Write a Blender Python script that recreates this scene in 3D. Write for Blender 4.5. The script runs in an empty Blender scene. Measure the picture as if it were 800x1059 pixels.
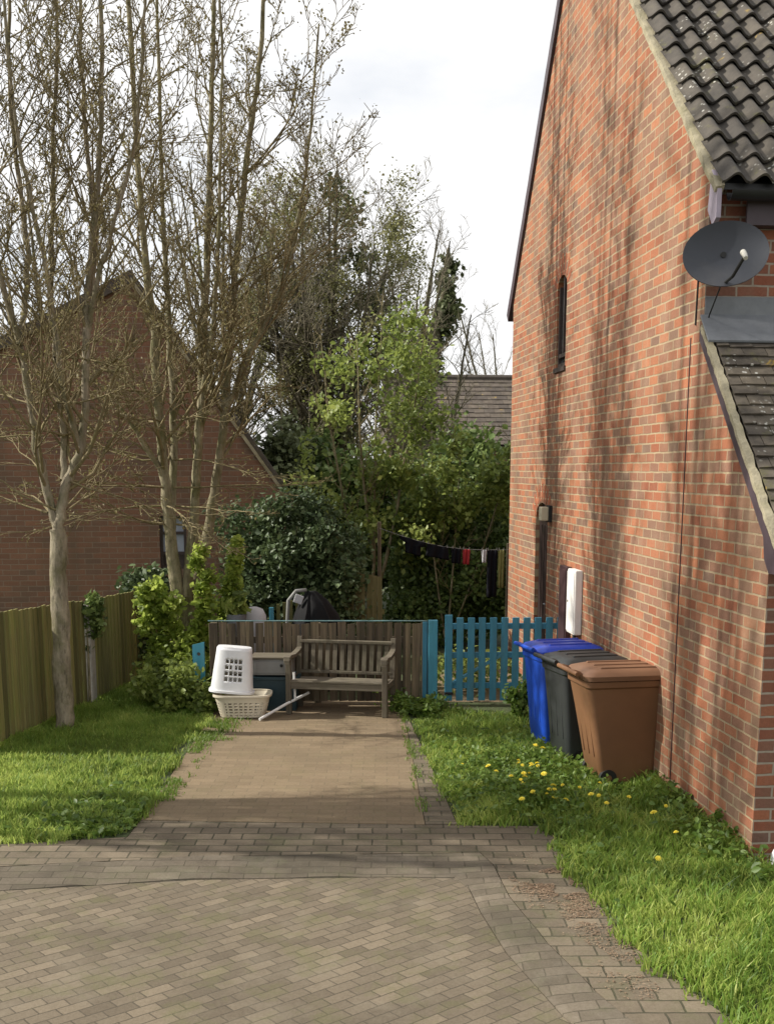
import bpy, bmesh, math, random
import numpy as np
from mathutils import Vector, Matrix

R = math.radians
scene = bpy.context.scene
col = scene.collection
rng = random.Random(7)
nrng = np.random.default_rng(11)

# ------------------------------------------------------------------ helpers
def tag(o, label=None, cat=None, group=None, kind=None):
    if label: o['label'] = label
    if cat: o['category'] = cat
    if group: o['group'] = group
    if kind: o['kind'] = kind
    return o

def thing(name, label, cat, loc=(0, 0, 0), rz=0.0, group=None):
    o = bpy.data.objects.new(name, None)
    o.empty_display_size = 0.2
    col.objects.link(o)
    o.location = loc
    o.rotation_euler = (0, 0, rz)
    return tag(o, label, cat, group)

def copy_tree(o, parent=None):
    c = o.copy()
    col.objects.link(c)
    c.parent = parent
    for ch in list(o.children):
        copy_tree(ch, c)
    return c

class MB:
    """collects shapes and links them as one mesh object"""
    def __init__(self):
        self.v = []; self.f = []
    def add(self, vs, fs):
        n = len(self.v)
        self.v.extend([tuple(p) for p in vs])
        self.f.extend([tuple(i + n for i in f) for f in fs])
    def box(self, c, s, rot=None, taper=None):
        hx, hy, hz = s[0] / 2, s[1] / 2, s[2] / 2
        vs = []
        for z in (-1, 1):
            k = taper if (taper and z > 0) else 1.0
            for x, y in ((-1, -1), (1, -1), (1, 1), (-1, 1)):
                p = Vector((x * hx * k, y * hy * k, z * hz))
                if rot is not None: p = rot @ p
                vs.append(p + Vector(c))
        self.add(vs, [(0, 3, 2, 1), (4, 5, 6, 7), (0, 1, 5, 4), (1, 2, 6, 5), (2, 3, 7, 6), (3, 0, 4, 7)])
        return self
    def bar(self, a, b, w, t, up=(0, 0, 1)):
        a = Vector(a); b = Vector(b); d = b - a
        z = d.normalized(); x = Vector(up).cross(z)
        if x.length < 1e-4: x = Vector((1, 0, 0))
        x.normalize(); y = z.cross(x)
        m = Matrix((x, y, z)).transposed()
        return self.box((a + b) / 2, (w, t, d.length), m)
    def tube(self, pts, rad, n=8, cap=True):
        pts = [Vector(p) for p in pts]
        if not hasattr(rad, '__len__'): rad = [rad] * len(pts)
        vs = []; fs = []; m = len(pts)
        ref = Vector((0.31, 0.77, 0.56))
        for i, p in enumerate(pts):
            t = (pts[min(i + 1, m - 1)] - pts[max(i - 1, 0)])
            if t.length < 1e-9: t = Vector((0, 0, 1))
            t.normalize()
            if i == 0:
                x = t.cross(ref)
                if x.length < 0.05: x = t.cross(Vector((1, 0, 0)))
            else:
                x = x - t * x.dot(t)
                if x.length < 1e-6: x = t.cross(ref)
            x.normalize(); y = t.cross(x)
            for k in range(n):
                a = 2 * math.pi * k / n
                vs.append(p + (x * math.cos(a) + y * math.sin(a)) * rad[i])
        for i in range(m - 1):
            for k in range(n):
                k2 = (k + 1) % n
                fs.append((i * n + k, i * n + k2, (i + 1) * n + k2, (i + 1) * n + k))
        if cap:
            fs.append(tuple(range(n - 1, -1, -1))); fs.append(tuple((m - 1) * n + k for k in range(n)))
        self.add(vs, fs)
        return self
    def prism(self, outline, axis, a, b):
        """outline: 2D points; axis 'x','y','z' is the extrusion axis"""
        n = len(outline)
        def P(q, t):
            if axis == 'x': return (t, q[0], q[1])
            if axis == 'y': return (q[0], t, q[1])
            return (q[0], q[1], t)
        vs = [P(q, a) for q in outline] + [P(q, b) for q in outline]
        fs = [tuple(range(n - 1, -1, -1)), tuple(range(n, 2 * n))]
        for i in range(n):
            j = (i + 1) % n
            fs.append((i, j, n + j, n + i))
        self.add(vs, fs)
        return self
    def loft(self, rings, cap0=True, cap1=True):
        n = len(rings[0]); vs = [p for r in rings for p in r]; fs = []
        for i in range(len(rings) - 1):
            for k in range(n):
                k2 = (k + 1) % n
                fs.append((i * n + k, i * n + k2, (i + 1) * n + k2, (i + 1) * n + k))
        if cap0: fs.append(tuple(range(n - 1, -1, -1)))
        if cap1: fs.append(tuple((len(rings) - 1) * n + k for k in range(n)))
        self.add(vs, fs)
        return self
    def build(self, name, material, parent=None, smooth=False, bevel=0.0, fix=True, auto=None, solid=None):
        me = bpy.data.meshes.new(name)
        me.from_pydata(self.v, [], self.f)
        if fix or bevel:
            bm = bmesh.new(); bm.from_mesh(me)
            if bevel:
                bmesh.ops.recalc_face_normals(bm, faces=bm.faces)
                es = [e for e in bm.edges if len(e.link_faces) == 2 and e.calc_face_angle(0) > 0.5]
                bmesh.ops.bevel(bm, geom=es, offset=bevel, segments=2, affect='EDGES', profile=0.6, clamp_overlap=True)
            bmesh.ops.recalc_face_normals(bm, faces=bm.faces)
            bm.to_mesh(me); bm.free()
        if smooth:
            me.shade_smooth()
            if auto is not None:
                me.set_sharp_from_angle(angle=R(auto))
        me.materials.append(material)
        o = bpy.data.objects.new(name, me)
        col.objects.link(o)
        o.parent = parent
        if solid:
            s = o.modifiers.new('Solid', 'SOLIDIFY'); s.thickness = solid; s.offset = 0
        return o

def np_mesh(name, verts, loops, starts, totals, material, parent=None, var=None, smooth=False):
    me = bpy.data.meshes.new(name)
    me.vertices.add(len(verts)); me.vertices.foreach_set('co', verts.astype(np.float32).ravel())
    me.loops.add(len(loops)); me.loops.foreach_set('vertex_index', loops.astype(np.int32))
    me.polygons.add(len(starts))
    me.polygons.foreach_set('loop_start', starts.astype(np.int32))
    me.polygons.foreach_set('loop_total', totals.astype(np.int32))
    me.update(calc_edges=True)
    if var is not None:
        at = me.attributes.new('var', 'FLOAT', 'POINT')
        at.data.foreach_set('value', var.astype(np.float32))
    if smooth: me.shade_smooth()
    me.materials.append(material)
    o = bpy.data.objects.new(name, me); col.objects.link(o); o.parent = parent
    return o

def poly(name, pts, z, material, skirt=0.0, kind='structure'):
    bm = bmesh.new()
    vs = [bm.verts.new((p[0], p[1], p[2] if len(p) > 2 else z)) for p in pts]
    f = bm.faces.new(vs)
    f.normal_update()
    if f.normal.z < 0: f.normal_flip()
    if skirt:
        lo = [bm.verts.new((v.co.x, v.co.y, v.co.z - skirt)) for v in vs]
        for i in range(len(vs)):
            j = (i + 1) % len(vs)
            bm.faces.new((vs[i], vs[j], lo[j], lo[i]))
    bmesh.ops.triangulate(bm, faces=[f])
    me = bpy.data.meshes.new(name); bm.to_mesh(me); bm.free()
    me.materials.append(material)
    o = bpy.data.objects.new(name, me); col.objects.link(o)
    o['kind'] = kind
    return o

# ------------------------------------------------------------------ materials
class NT:
    def __init__(self, name):
        self.m = bpy.data.materials.new(name); self.m.use_nodes = True
        self.t = self.m.node_tree; self.n = self.t.nodes; self.l = self.t.links
        self.b = self.n['Principled BSDF']
    def node(self, typ, **kw):
        nd = self.n.new(typ)
        for k, v in kw.items():
            if k in nd.inputs.keys(): nd.inputs[k].default_value = v
            else: setattr(nd, k, v)
        return nd
    def link(self, a, b): self.l.new(a, b)
    def coord(self, scale=(1, 1, 1), rot=(0, 0, 0), which='Object'):
        tc = self.node('ShaderNodeTexCoord'); mp = self.node('ShaderNodeMapping')
        mp.inputs['Scale'].default_value = scale; mp.inputs['Rotation'].default_value = rot
        self.link(tc.outputs[which], mp.inputs['Vector'])
        return mp.outputs['Vector']
    def noise(self, vec, scale, detail=4, rough=0.6, dist=0.0):
        nd = self.node('ShaderNodeTexNoise'); nd.inputs['Scale'].default_value = scale
        nd.inputs['Detail'].default_value = detail; nd.inputs['Roughness'].default_value = rough
        nd.inputs['Distortion'].default_value = dist
        if vec is not None: self.link(vec, nd.inputs['Vector'])
        return nd.outputs['Fac']
    def ramp(self, fac, stops, interp='LINEAR'):
        nd = self.node('ShaderNodeValToRGB'); cr = nd.color_ramp; cr.interpolation = interp
        while len(cr.elements) < len(stops): cr.elements.new(0.5)
        for e, (p, c) in zip(cr.elements, stops):
            e.position = p; e.color = (*c, 1) if len(c) == 3 else c
        self.link(fac, nd.inputs['Fac'])
        return nd.outputs['Color']
    def mix(self, fac, a, b, blend='MIX'):
        nd = self.node('ShaderNodeMix'); nd.data_type = 'RGBA'; nd.blend_type = blend
        for s, x in ((0, fac), (6, a), (7, b)):
            if isinstance(x, (int, float)): nd.inputs[s].default_value = x
            elif isinstance(x, tuple): nd.inputs[s].default_value = (*x, 1) if len(x) == 3 else x
            else: self.link(x, nd.inputs[s])
        return nd.outputs[2]
    def math(self, op, a, b=0.0, c=0.0):
        nd = self.node('ShaderNodeMath'); nd.operation = op
        for i, x in enumerate((a, b, c)):
            if isinstance(x, (int, float)): nd.inputs[i].default_value = x
            else: self.link(x, nd.inputs[i])
        return nd.outputs[0]
    def bump(self, height, strength=0.5, dist=0.01):
        nd = self.node('ShaderNodeBump'); nd.inputs['Strength'].default_value = strength
        nd.inputs['Distance'].default_value = dist
        self.link(height, nd.inputs['Height']); self.link(nd.outputs['Normal'], self.b.inputs['Normal'])
    def col(self, c): self.link(c, self.b.inputs['Base Color'])
    def set(self, **kw):
        for k, v in kw.items(): self.b.inputs[k.replace('_', ' ')].default_value = v
        return self

def dirty(name, c, rough=0.6, var=0.25, scale=6.0, dirt=(0.08, 0.07, 0.05), dirt_amt=0.25, bump=0.1, spec=0.4, metal=0.0, stretch=(1, 1, 1), which='Object'):
    t = NT(name); v = t.coord(stretch, which=which)
    n1 = t.noise(v, scale, 6, 0.65)
    lo = tuple(x * (1 - var) for x in c); hi = tuple(min(1, x * (1 + var)) for x in c)
    base = t.ramp(n1, [(0.3, lo), (0.7, hi)])
    n2 = t.noise(v, scale * 0.37, 8, 0.7)
    mask = t.ramp(n2, [(0.5, (0, 0, 0)), (0.72, (1, 1, 1))])
    t.col(t.mix(t.math('MULTIPLY', mask, dirt_amt), base, dirt))
    t.set(Roughness=rough, Metallic=metal)
    t.b.inputs['Specular IOR Level'].default_value = spec
    if bump: t.bump(t.noise(v, scale * 6, 4, 0.6), bump, 0.01)
    return t.m

def brick_mat(name, axes, stops, mortar, bw=0.225, rh=0.075, ms=0.006, rot=0.0, bump=0.6, stain=(0.16, 0.14, 0.1), stain_amt=0.35, offset=0.5, rough=0.9, jitter=0.004, pale=(0.55, 0.47, 0.36), pale_amt=0.25, moss=None, moss_amt=0.0, streak=True):
    t = NT(name)
    tc = t.node('ShaderNodeTexCoord'); sp = t.node('ShaderNodeSeparateXYZ'); cb = t.node('ShaderNodeCombineXYZ')
    t.link(tc.outputs['Object'], sp.inputs[0])
    t.link(sp.outputs[axes[0].upper()], cb.inputs[0]); t.link(sp.outputs[axes[1].upper()], cb.inputs[1])
    mp = t.node('ShaderNodeMapping'); mp.inputs['Rotation'].default_value = (0, 0, rot)
    t.link(cb.outputs[0], mp.inputs['Vector'])
    # slight wobble of the courses
    wn = t.node('ShaderNodeTexNoise'); wn.inputs['Scale'].default_value = 9.0; wn.inputs['Detail'].default_value = 3
    t.link(mp.outputs[0], wn.inputs['Vector'])
    sub = t.node('ShaderNodeVectorMath', operation='SUBTRACT'); sub.inputs[1].default_value = (0.5, 0.5, 0.5)
    t.link(wn.outputs['Color'], sub.inputs[0])
    sc = t.node('ShaderNodeVectorMath', operation='SCALE'); sc.inputs['Scale'].default_value = jitter * 3
    t.link(sub.outputs[0], sc.inputs[0])
    ad = t.node('ShaderNodeVectorMath', operation='ADD')
    t.link(mp.outputs[0], ad.inputs[0]); t.link(sc.outputs[0], ad.inputs[1])
    br = t.node('ShaderNodeTexBrick'); br.offset = offset; br.squash = 1.0
    br.inputs['Color1'].default_value = (0, 0, 0, 1); br.inputs['Color2'].default_value = (1, 1, 1, 1)
    br.inputs['Mortar'].default_value = (0.5, 0.5, 0.5, 1)
    br.inputs['Scale'].default_value = 1.0; br.inputs['Mortar Size'].default_value = ms
    br.inputs['Mortar Smooth'].default_value = 0.25
    br.inputs['Brick Width'].default_value = bw; br.inputs['Row Height'].default_value = rh
    t.link(ad.outputs[0], br.inputs['Vector'])
    base = t.ramp(br.outputs['Color'], stops)
    v = tc.outputs['Object']
    fine = t.noise(v, 55.0, 5, 0.7)
    base = t.mix(0.55, base, t.ramp(fine, [(0.25, (0.35, 0.33, 0.3)), (0.75, (0.66, 0.66, 0.66))]), 'OVERLAY')
    mvar = t.mix(t.noise(v, 14.0, 5, 0.6), tuple(x * 0.6 for x in mortar), tuple(min(1, x * 1.25) for x in mortar))
    big = t.noise(v, 0.9, 6, 0.62)
    if streak:
        ms_ = t.node('ShaderNodeMapping'); ms_.inputs['Scale'].default_value = (2.2, 2.2, 0.28)
        t.link(v, ms_.inputs['Vector']); big = t.noise(ms_.outputs[0], 1.3, 7, 0.65)
    allc = t.mix(br.outputs['Fac'], base, mvar)
    allc = t.mix(t.math('MULTIPLY', t.ramp(big, [(0.48, (0, 0, 0)), (0.75, (1, 1, 1))]), stain_amt), allc, stain)
    big2 = t.noise(v, 2.3, 7, 0.7)
    allc = t.mix(t.math('MULTIPLY', t.ramp(big2, [(0.5, (0, 0, 0)), (0.78, (1, 1, 1))]), pale_amt), allc, pale)
    if moss:
        mn = t.noise(v, 3.1, 8, 0.72)
        mk = t.math('MULTIPLY', t.ramp(mn, [(0.5, (0, 0, 0)), (0.66, (1, 1, 1))]), moss_amt)
        allc = t.mix(mk, allc, moss)
    t.col(allc)
    t.set(Roughness=rough); t.b.inputs['Specular IOR Level'].default_value = 0.25
    hgt = t.math('ADD', t.math('MULTIPLY', t.math('SUBTRACT', 1.0, br.outputs['Fac']), 1.0), t.math('MULTIPLY', fine, 0.45))
    t.bump(hgt, bump, 0.008)
    return t.m

def leaf_mat(name, dark, mid, light, rough=0.45, trans=0.35, spec=0.4):
    t = NT(name)
    at = t.node('ShaderNodeAttribute'); at.attribute_name = 'var'
    c = t.ramp(at.outputs['Fac'], [(0.0, dark), (0.5, mid), (1.0, light)])
    t.col(c); t.set(Roughness=rough); t.b.inputs['Specular IOR Level'].default_value = spec
    tr = t.node('ShaderNodeBsdfTranslucent')
    t.link(t.mix(0.5, c, tuple(min(1, x * 1.5) for x in light), 'MIX'), tr.inputs['Color'])
    mx = t.node('ShaderNodeMixShader'); mx.inputs[0].default_value = trans
    out = t.n['Material Output']
    t.link(t.b.outputs[0], mx.inputs[1]); t.link(tr.outputs[0], mx.inputs[2]); t.link(mx.outputs[0], out.inputs['Surface'])
    return t.m

def bark_mat(name, c1, c2, lichen=(0.2, 0.22, 0.07), lamt=0.5, sc=18):
    t = NT(name); v = t.coord((1, 1, 0.25)); v2 = t.coord()
    n = t.noise(v, sc, 7, 0.7); c = t.ramp(n, [(0.3, c1), (0.7, c2)])
    m = t.math('MULTIPLY', t.ramp(t.noise(v2, 5.5, 7, 0.7), [(0.45, (0, 0, 0)), (0.62, (1, 1, 1))]), lamt)
    c = t.mix(m, c, lichen)
    d = t.math('MULTIPLY', t.ramp(t.noise(v, 33, 3, 0.6), [(0.56, (0, 0, 0)), (0.66, (1, 1, 1))]), 0.5)
    c = t.mix(d, c, tuple(x * 0.35 for x in c1))
    t.col(c); t.set(Roughness=0.9); t.b.inputs['Specular IOR Level'].default_value = 0.2
    t.bump(n, 1.0, 0.03)
    return t.m

def wood_mat(name, c1, c2, moss=(0.12, 0.13, 0.04), mamt=0.3, axis=2, rough=0.85, bw=None):
    s = [14, 14, 14]; s[axis] = 0.7
    t = NT(name); v = t.coord(tuple(s)); v2 = t.coord()
    n = t.noise(v, 2.2, 6, 0.65, 0.4); c = t.ramp(n, [(0.28, c1), (0.72, c2)])
    m = t.math('MULTIPLY', t.ramp(t.noise(v2, 2.6, 7, 0.7), [(0.42, (0, 0, 0)), (0.7, (1, 1, 1))]), mamt)
    c = t.mix(m, c, moss)
    if bw:   # board-to-board tone steps
        sp = t.node('ShaderNodeSeparateXYZ'); t.link(v2, sp.inputs[0])
        fl = t.math('FLOOR', t.math('DIVIDE', sp.outputs[bw[0]], bw[1]))
        wn = t.node('ShaderNodeTexWhiteNoise'); wn.noise_dimensions = '1D'; t.link(fl, wn.inputs['W'])
        c = t.mix(0.75, c, t.ramp(wn.outputs['Value'], [(0, (0.22, 0.22, 0.23)), (1, (0.76, 0.74, 0.70))]), 'OVERLAY')
    t.col(c); t.set(Roughness=rough); t.b.inputs['Specular IOR Level'].default_value = 0.25
    t.bump(n, 0.5, 0.006)
    return t.m

M = {}
HB = [(0.0, (0.25, 0.105, 0.062)), (0.16, (0.305, 0.132, 0.074)), (0.30, (0.365, 0.166, 0.09)), (0.42, (0.28, 0.15, 0.098)), (0.54, (0.225, 0.14, 0.10)), (0.64, (0.26, 0.157, 0.106)), (0.74, (0.185, 0.132, 0.10)), (0.84, (0.29, 0.142, 0.085)), (0.93, (0.39, 0.18, 0.095)), (1.0, (0.27, 0.167, 0.11))]
HB = [(p_, (c_[0] * 0.95, c_[1] * 0.83, c_[2] * 0.80)) for p_, c_ in HB]
M['brick_side'] = brick_mat('brick_side', 'yz', HB, (0.36, 0.28, 0.175), stain=(0.15, 0.11, 0.068), stain_amt=0.6, pale=(0.48, 0.39, 0.27), pale_amt=0.30, ms=0.0075)
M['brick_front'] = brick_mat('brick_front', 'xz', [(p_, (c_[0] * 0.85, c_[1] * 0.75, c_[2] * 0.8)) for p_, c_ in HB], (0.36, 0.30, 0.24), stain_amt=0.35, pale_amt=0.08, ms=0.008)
LB = [(0.0, (0.175, 0.095, 0.064)), (0.4, (0.21, 0.11, 0.073)), (0.7, (0.15, 0.095, 0.07)), (1.0, (0.235, 0.122, 0.078))]
M['brick_left'] = brick_mat('brick_left', 'xz', LB, (0.25, 0.19, 0.14), stain=(0.11, 0.088, 0.06), stain_amt=0.6, pale_amt=0.05)
M['brick_left_side'] = brick_mat('brick_left_side', 'yz', LB, (0.25, 0.19, 0.14), stain=(0.11, 0.088, 0.06), stain_amt=0.6, pale_amt=0.05)
PV = [(0.0, (0.112, 0.091, 0.065)), (0.35, (0.136, 0.111, 0.08)), (0.7, (0.154, 0.126, 0.09)), (1.0, (0.184, 0.15, 0.107))]
M['pave_road'] = brick_mat('pave_road', 'xy', PV, (0.09, 0.075, 0.053), 0.16, 0.08, 0.0038, rot=R(-40), bump=0.85, stain=(0.075, 0.062, 0.045), stain_amt=0.8, pale=(0.22, 0.19, 0.14), pale_amt=0.5, moss=(0.11, 0.112, 0.045), moss_amt=0.5, jitter=0.003, streak=False)
M['pave_foot'] = brick_mat('pave_foot', 'xy', PV, (0.06, 0.055, 0.035), 0.2, 0.135, 0.006, bump=0.9, stain=(0.07, 0.062, 0.045), stain_amt=0.55, pale=(0.27, 0.22, 0.155), pale_amt=0.3, moss=(0.09, 0.10, 0.04), moss_amt=0.35, jitter=0.006, streak=False)
DR = [(0.0, (0.172, 0.13, 0.083)), (0.5, (0.19, 0.144, 0.092)), (1.0, (0.207, 0.157, 0.10))]
M['pave_drive'] = brick_mat('pave_drive', 'xy', DR, (0.145, 0.117, 0.075), 0.2, 0.1, 0.003, bump=0.5, stain=(0.12, 0.096, 0.06), stain_amt=0.55, pale=(0.235, 0.19, 0.125), pale_amt=0.3, moss=(0.13, 0.125, 0.05), moss_amt=0.18, jitter=0.003, streak=False)
KB = [(0.0, (0.105, 0.088, 0.065)), (0.5, (0.125, 0.104, 0.078)), (1.0, (0.15, 0.126, 0.095))]
M['kerb'] = brick_mat('kerb', 'xy', KB, (0.085, 0.072, 0.05), 0.2, 0.1, 0.004, bump=0.7, stain=(0.05, 0.043, 0.03), stain_amt=0.95, pale=(0.27, 0.24, 0.19), pale_amt=0.35, moss=(0.085, 0.095, 0.04), moss_amt=0.3, jitter=0.004, streak=False)

def soil():
    t = NT('soil'); v = t.coord()
    c = t.ramp(t.noise(v, 3.0, 8, 0.7), [(0.3, (0.035, 0.05, 0.014)), (0.5, (0.05, 0.07, 0.02)), (0.7, (0.085, 0.07, 0.04))])
    t.col(c); t.set(Roughness=0.95); t.bump(t.noise(v, 30, 5, 0.7), 0.8, 0.03); return t.m
M['soil'] = soil()
def far_ground():
    t = NT('far_ground'); v = t.coord()
    c = t.ramp(t.noise(v, 0.3, 8, 0.7), [(0.3, (0.045, 0.07, 0.02)), (0.55, (0.06, 0.085, 0.025)), (0.75, (0.1, 0.09, 0.05))])
    t.col(c); t.set(Roughness=0.95); return t.m
M['ground'] = far_ground()
M['grass'] = leaf_mat('grass', (0.05, 0.10, 0.014), (0.15, 0.268, 0.038), (0.41, 0.46, 0.125), 0.5, 0.5, 0.3)
M['weed'] = leaf_mat('weed', (0.045, 0.085, 0.012), (0.09, 0.16, 0.02), (0.17, 0.24, 0.05), 0.5, 0.35)
M['fresh'] = leaf_mat('fresh_leaf', (0.11, 0.165, 0.024), (0.23, 0.315, 0.048), (0.40, 0.47, 0.11), 0.5, 0.55)
M['mid'] = leaf_mat('mid_leaf', (0.075, 0.11, 0.024), (0.165, 0.22, 0.042), (0.30, 0.35, 0.095), 0.5, 0.4)
M['laurel'] = leaf_mat('laurel_leaf', (0.035, 0.058, 0.023), (0.07, 0.105, 0.042), (0.13, 0.175, 0.075), 0.5, 0.15, 0.3)
M['ivy'] = leaf_mat('ivy_leaf', (0.045, 0.075, 0.02), (0.095, 0.148, 0.038), (0.18, 0.24, 0.07), 0.5, 0.22, 0.3)
M['ivy_brown'] = leaf_mat('old_ivy_leaf', (0.10, 0.10, 0.038), (0.175, 0.172, 0.068), (0.26, 0.255, 0.105), 0.6, 0.2, 0.3)
M['conifer'] = leaf_mat('conifer_leaf', (0.06, 0.075, 0.03), (0.11, 0.13, 0.055), (0.17, 0.19, 0.09), 0.6, 0.1, 0.3)
M['bud'] = leaf_mat('bud_leaf', (0.10, 0.078, 0.035), (0.17, 0.135, 0.06), (0.23, 0.21, 0.09), 0.6, 0.3, 0.3)
M['dry'] = leaf_mat('dry_litter', (0.17, 0.115, 0.075), (0.26, 0.18, 0.12), (0.34, 0.25, 0.17), 0.8, 0.2, 0.2)
M['bark_pale'] = bark_mat('bark_pale', (0.12, 0.10, 0.07), (0.40, 0.345, 0.25), (0.15, 0.14, 0.07), 0.75, 11)
M['bark_olive'] = bark_mat('bark_olive', (0.12, 0.10, 0.06), (0.38, 0.335, 0.22), (0.13, 0.13, 0.05), 0.75, 11)
M['twig'] = bark_mat('twig_bark', (0.15, 0.118, 0.062), (0.27, 0.22, 0.125), (0.2, 0.19, 0.075), 0.4, 9)
M['bark_dark'] = bark_mat('bark_dark', (0.08, 0.068, 0.048), (0.16, 0.14, 0.10), (0.12, 0.12, 0.055), 0.5)
M['twig_far'] = bark_mat('twig_far', (0.14, 0.12, 0.085), (0.24, 0.21, 0.15), (0.19, 0.18, 0.10), 0.3, 9)
M['fence_old'] = wood_mat('fence_old', (0.05, 0.041, 0.032), (0.23, 0.18, 0.125), (0.13, 0.125, 0.06), 0.45, bw=('X', 0.098))
M['fence_green'] = wood_mat('fence_green', (0.135, 0.125, 0.05), (0.27, 0.245, 0.10), (0.19, 0.21, 0.055), 0.6, bw=('Y', 0.1))
M['bench_wood'] = wood_mat('bench_wood', (0.085, 0.071, 0.053), (0.18, 0.155, 0.115), (0.115, 0.115, 0.065), 0.4, axis=0)
M['bench_leg'] = wood_mat('bench_leg', (0.07, 0.058, 0.044), (0.165, 0.14, 0.102), (0.11, 0.11, 0.06), 0.4, axis=2)
M['teal'] = dirty('teal_paint', (0.042, 0.19, 0.285), 0.55, 0.22, 5, (0.07, 0.11, 0.10), 0.45, 0.15, stretch=(3, 3, 0.6))
M['teal_light'] = dirty('pale_teal_paint', (0.055, 0.25, 0.345), 0.5, 0.2, 5, (0.2, 0.3, 0.28), 0.4, 0.15, stretch=(3, 3, 0.6))
M['teal_worn'] = dirty('worn_teal_paint', (0.13, 0.25, 0.26), 0.7, 0.25, 8, (0.16, 0.14, 0.10), 0.7, 0.2)
M['concrete'] = dirty('concrete', (0.33, 0.31, 0.27), 0.9, 0.2, 9, (0.13, 0.14, 0.09), 0.5, 0.35)
M['mortar'] = dirty('verge_mortar', (0.31, 0.275, 0.19), 0.95, 0.3, 9, (0.16, 0.15, 0.06), 0.6, 0.8)
M['board'] = dirty('bargeboard_paint', (0.06, 0.042, 0.05), 0.5, 0.2, 3, (0.10, 0.08, 0.08), 0.3, 0.1)
M['lilac'] = dirty('faded_board', (0.36, 0.31, 0.37), 0.6, 0.12, 4, (0.2, 0.17, 0.2), 0.3, 0.1)
M['gutter'] = dirty('gutter_plastic', (0.013, 0.013, 0.014), 0.4, 0.2, 4, (0.05, 0.05, 0.04), 0.3, 0.05)
M['lead'] = dirty('lead', (0.17, 0.18, 0.195), 0.6, 0.18, 5, (0.3, 0.31, 0.31), 0.35, 0.25, 0.4, 0.2)
M['darkwood'] = dirty('dark_door_paint', (0.032, 0.02, 0.018), 0.45, 0.2, 6, (0.06, 0.05, 0.045), 0.3, 0.1)
M['frame'] = dirty('dark_frame', (0.05, 0.035, 0.032), 0.5, 0.2, 6)
def glass():
    t = NT('glass'); t.set(Roughness=0.06); t.b.inputs['Base Color'].default_value = (0.03, 0.035, 0.04, 1)
    t.b.inputs['Specular IOR Level'].default_value = 0.8
    v = t.coord(); t.bump(t.noise(v, 3, 2), 0.05, 0.02); return t.m
M['glass'] = glass()
M['blind'] = dirty('net_blind', (0.32, 0.35, 0.42), 0.8, 0.12, 7)
def roof_tile_mat(name, lo, hi, lichen_amt, moss_amt, seed):
    t = NT(name); v = t.coord()
    mp = t.node('ShaderNodeMapping'); mp.inputs['Location'].default_value = (seed, seed * 2, 0); t.link(v, mp.inputs['Vector']); v = mp.outputs[0]
    c = t.ramp(t.noise(v, 7, 7, 0.7), [(0.3, lo), (0.7, hi)])
    at = t.node('ShaderNodeAttribute'); at.attribute_name = 'var'
    c = t.mix(0.6, c, t.ramp(at.outputs['Fac'], [(0, (0.28, 0.28, 0.3)), (1, (0.72, 0.70, 0.66))]), 'OVERLAY')
    m = t.math('MULTIPLY', t.ramp(t.noise(v, 4.3, 6, 0.75), [(0.56, (0, 0, 0)), (0.66, (1, 1, 1))]), moss_amt)
    c = t.mix(m, c, (0.12, 0.115, 0.045))
    vo = t.node('ShaderNodeTexVoronoi'); vo.inputs['Scale'].default_value = 24; t.link(v, vo.inputs['Vector'])
    dots = t.ramp(vo.outputs['Distance'], [(0.0, (1, 1, 1)), (0.2, (1, 1, 1)), (0.3, (0, 0, 0))])
    gate = t.ramp(t.noise(v, 2.7, 4, 0.6), [(0.53, (0, 0, 0)), (0.62, (1, 1, 1))])
    c = t.mix(t.math('MULTIPLY', t.math('MULTIPLY', dots, gate), lichen_amt), c, (0.48, 0.47, 0.42))
    og = t.ramp(t.noise(v, 5.1, 3, 0.5, 0.5), [(0.69, (0, 0, 0)), (0.74, (1, 1, 1))])
    c = t.mix(t.math('MULTIPLY', og, 0.8), c, (0.36, 0.23, 0.03))
    t.col(c); t.set(Roughness=0.8); t.b.inputs['Specular IOR Level'].default_value = 0.35
    t.bump(t.noise(v, 45, 5, 0.7), 0.35, 0.01); return t.m
M['tile_main'] = roof_tile_mat('main_tile', (0.042, 0.037, 0.031), (0.095, 0.083, 0.068), 0.85, 0.6, 1.3)
M['tile_porch'] = roof_tile_mat('porch_tile', (0.042, 0.035, 0.028), (0.14, 0.118, 0.09), 0.95, 0.65, 5.1)
M['tile_far'] = roof_tile_mat('old_tile', (0.075, 0.06, 0.048), (0.135, 0.112, 0.09), 0.3, 0.3, 8.7)
def plast(name, c, rough=0.4, fade=None, famt=0.3):
    return dirty(name, c, rough, 0.1, 3.0, fade or tuple(x * 0.5 for x in c), famt, 0.06, 0.45)
M['bin_blue'] = plast('blue_bin_plastic', (0.012, 0.07, 0.48), 0.42, (0.03, 0.1, 0.45))
M['bin_blue_lid'] = plast('blue_lid_plastic', (0.018, 0.055, 0.42), 0.4, (0.03, 0.07, 0.35))
M['bin_black'] = plast('black_bin_plastic', (0.024, 0.027, 0.028), 0.5, (0.06, 0.064, 0.06))
M['bin_brown'] = plast('brown_bin_plastic', (0.17, 0.082, 0.038), 0.55, (0.2, 0.115, 0.065))
M['bin_brown_lid'] = plast('brown_lid_plastic', (0.17, 0.088, 0.048), 0.5, (0.22, 0.14, 0.09))
M['rubber'] = plast('rubber', (0.012, 0.012, 0.012), 0.7)
M['white'] = plast('white_plastic', (0.74, 0.75, 0.77), 0.45, (0.6, 0.6, 0.58), 0.35)
M['cream'] = plast('cream_plastic', (0.62, 0.56, 0.44), 0.5, (0.4, 0.36, 0.27), 0.4)
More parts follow.
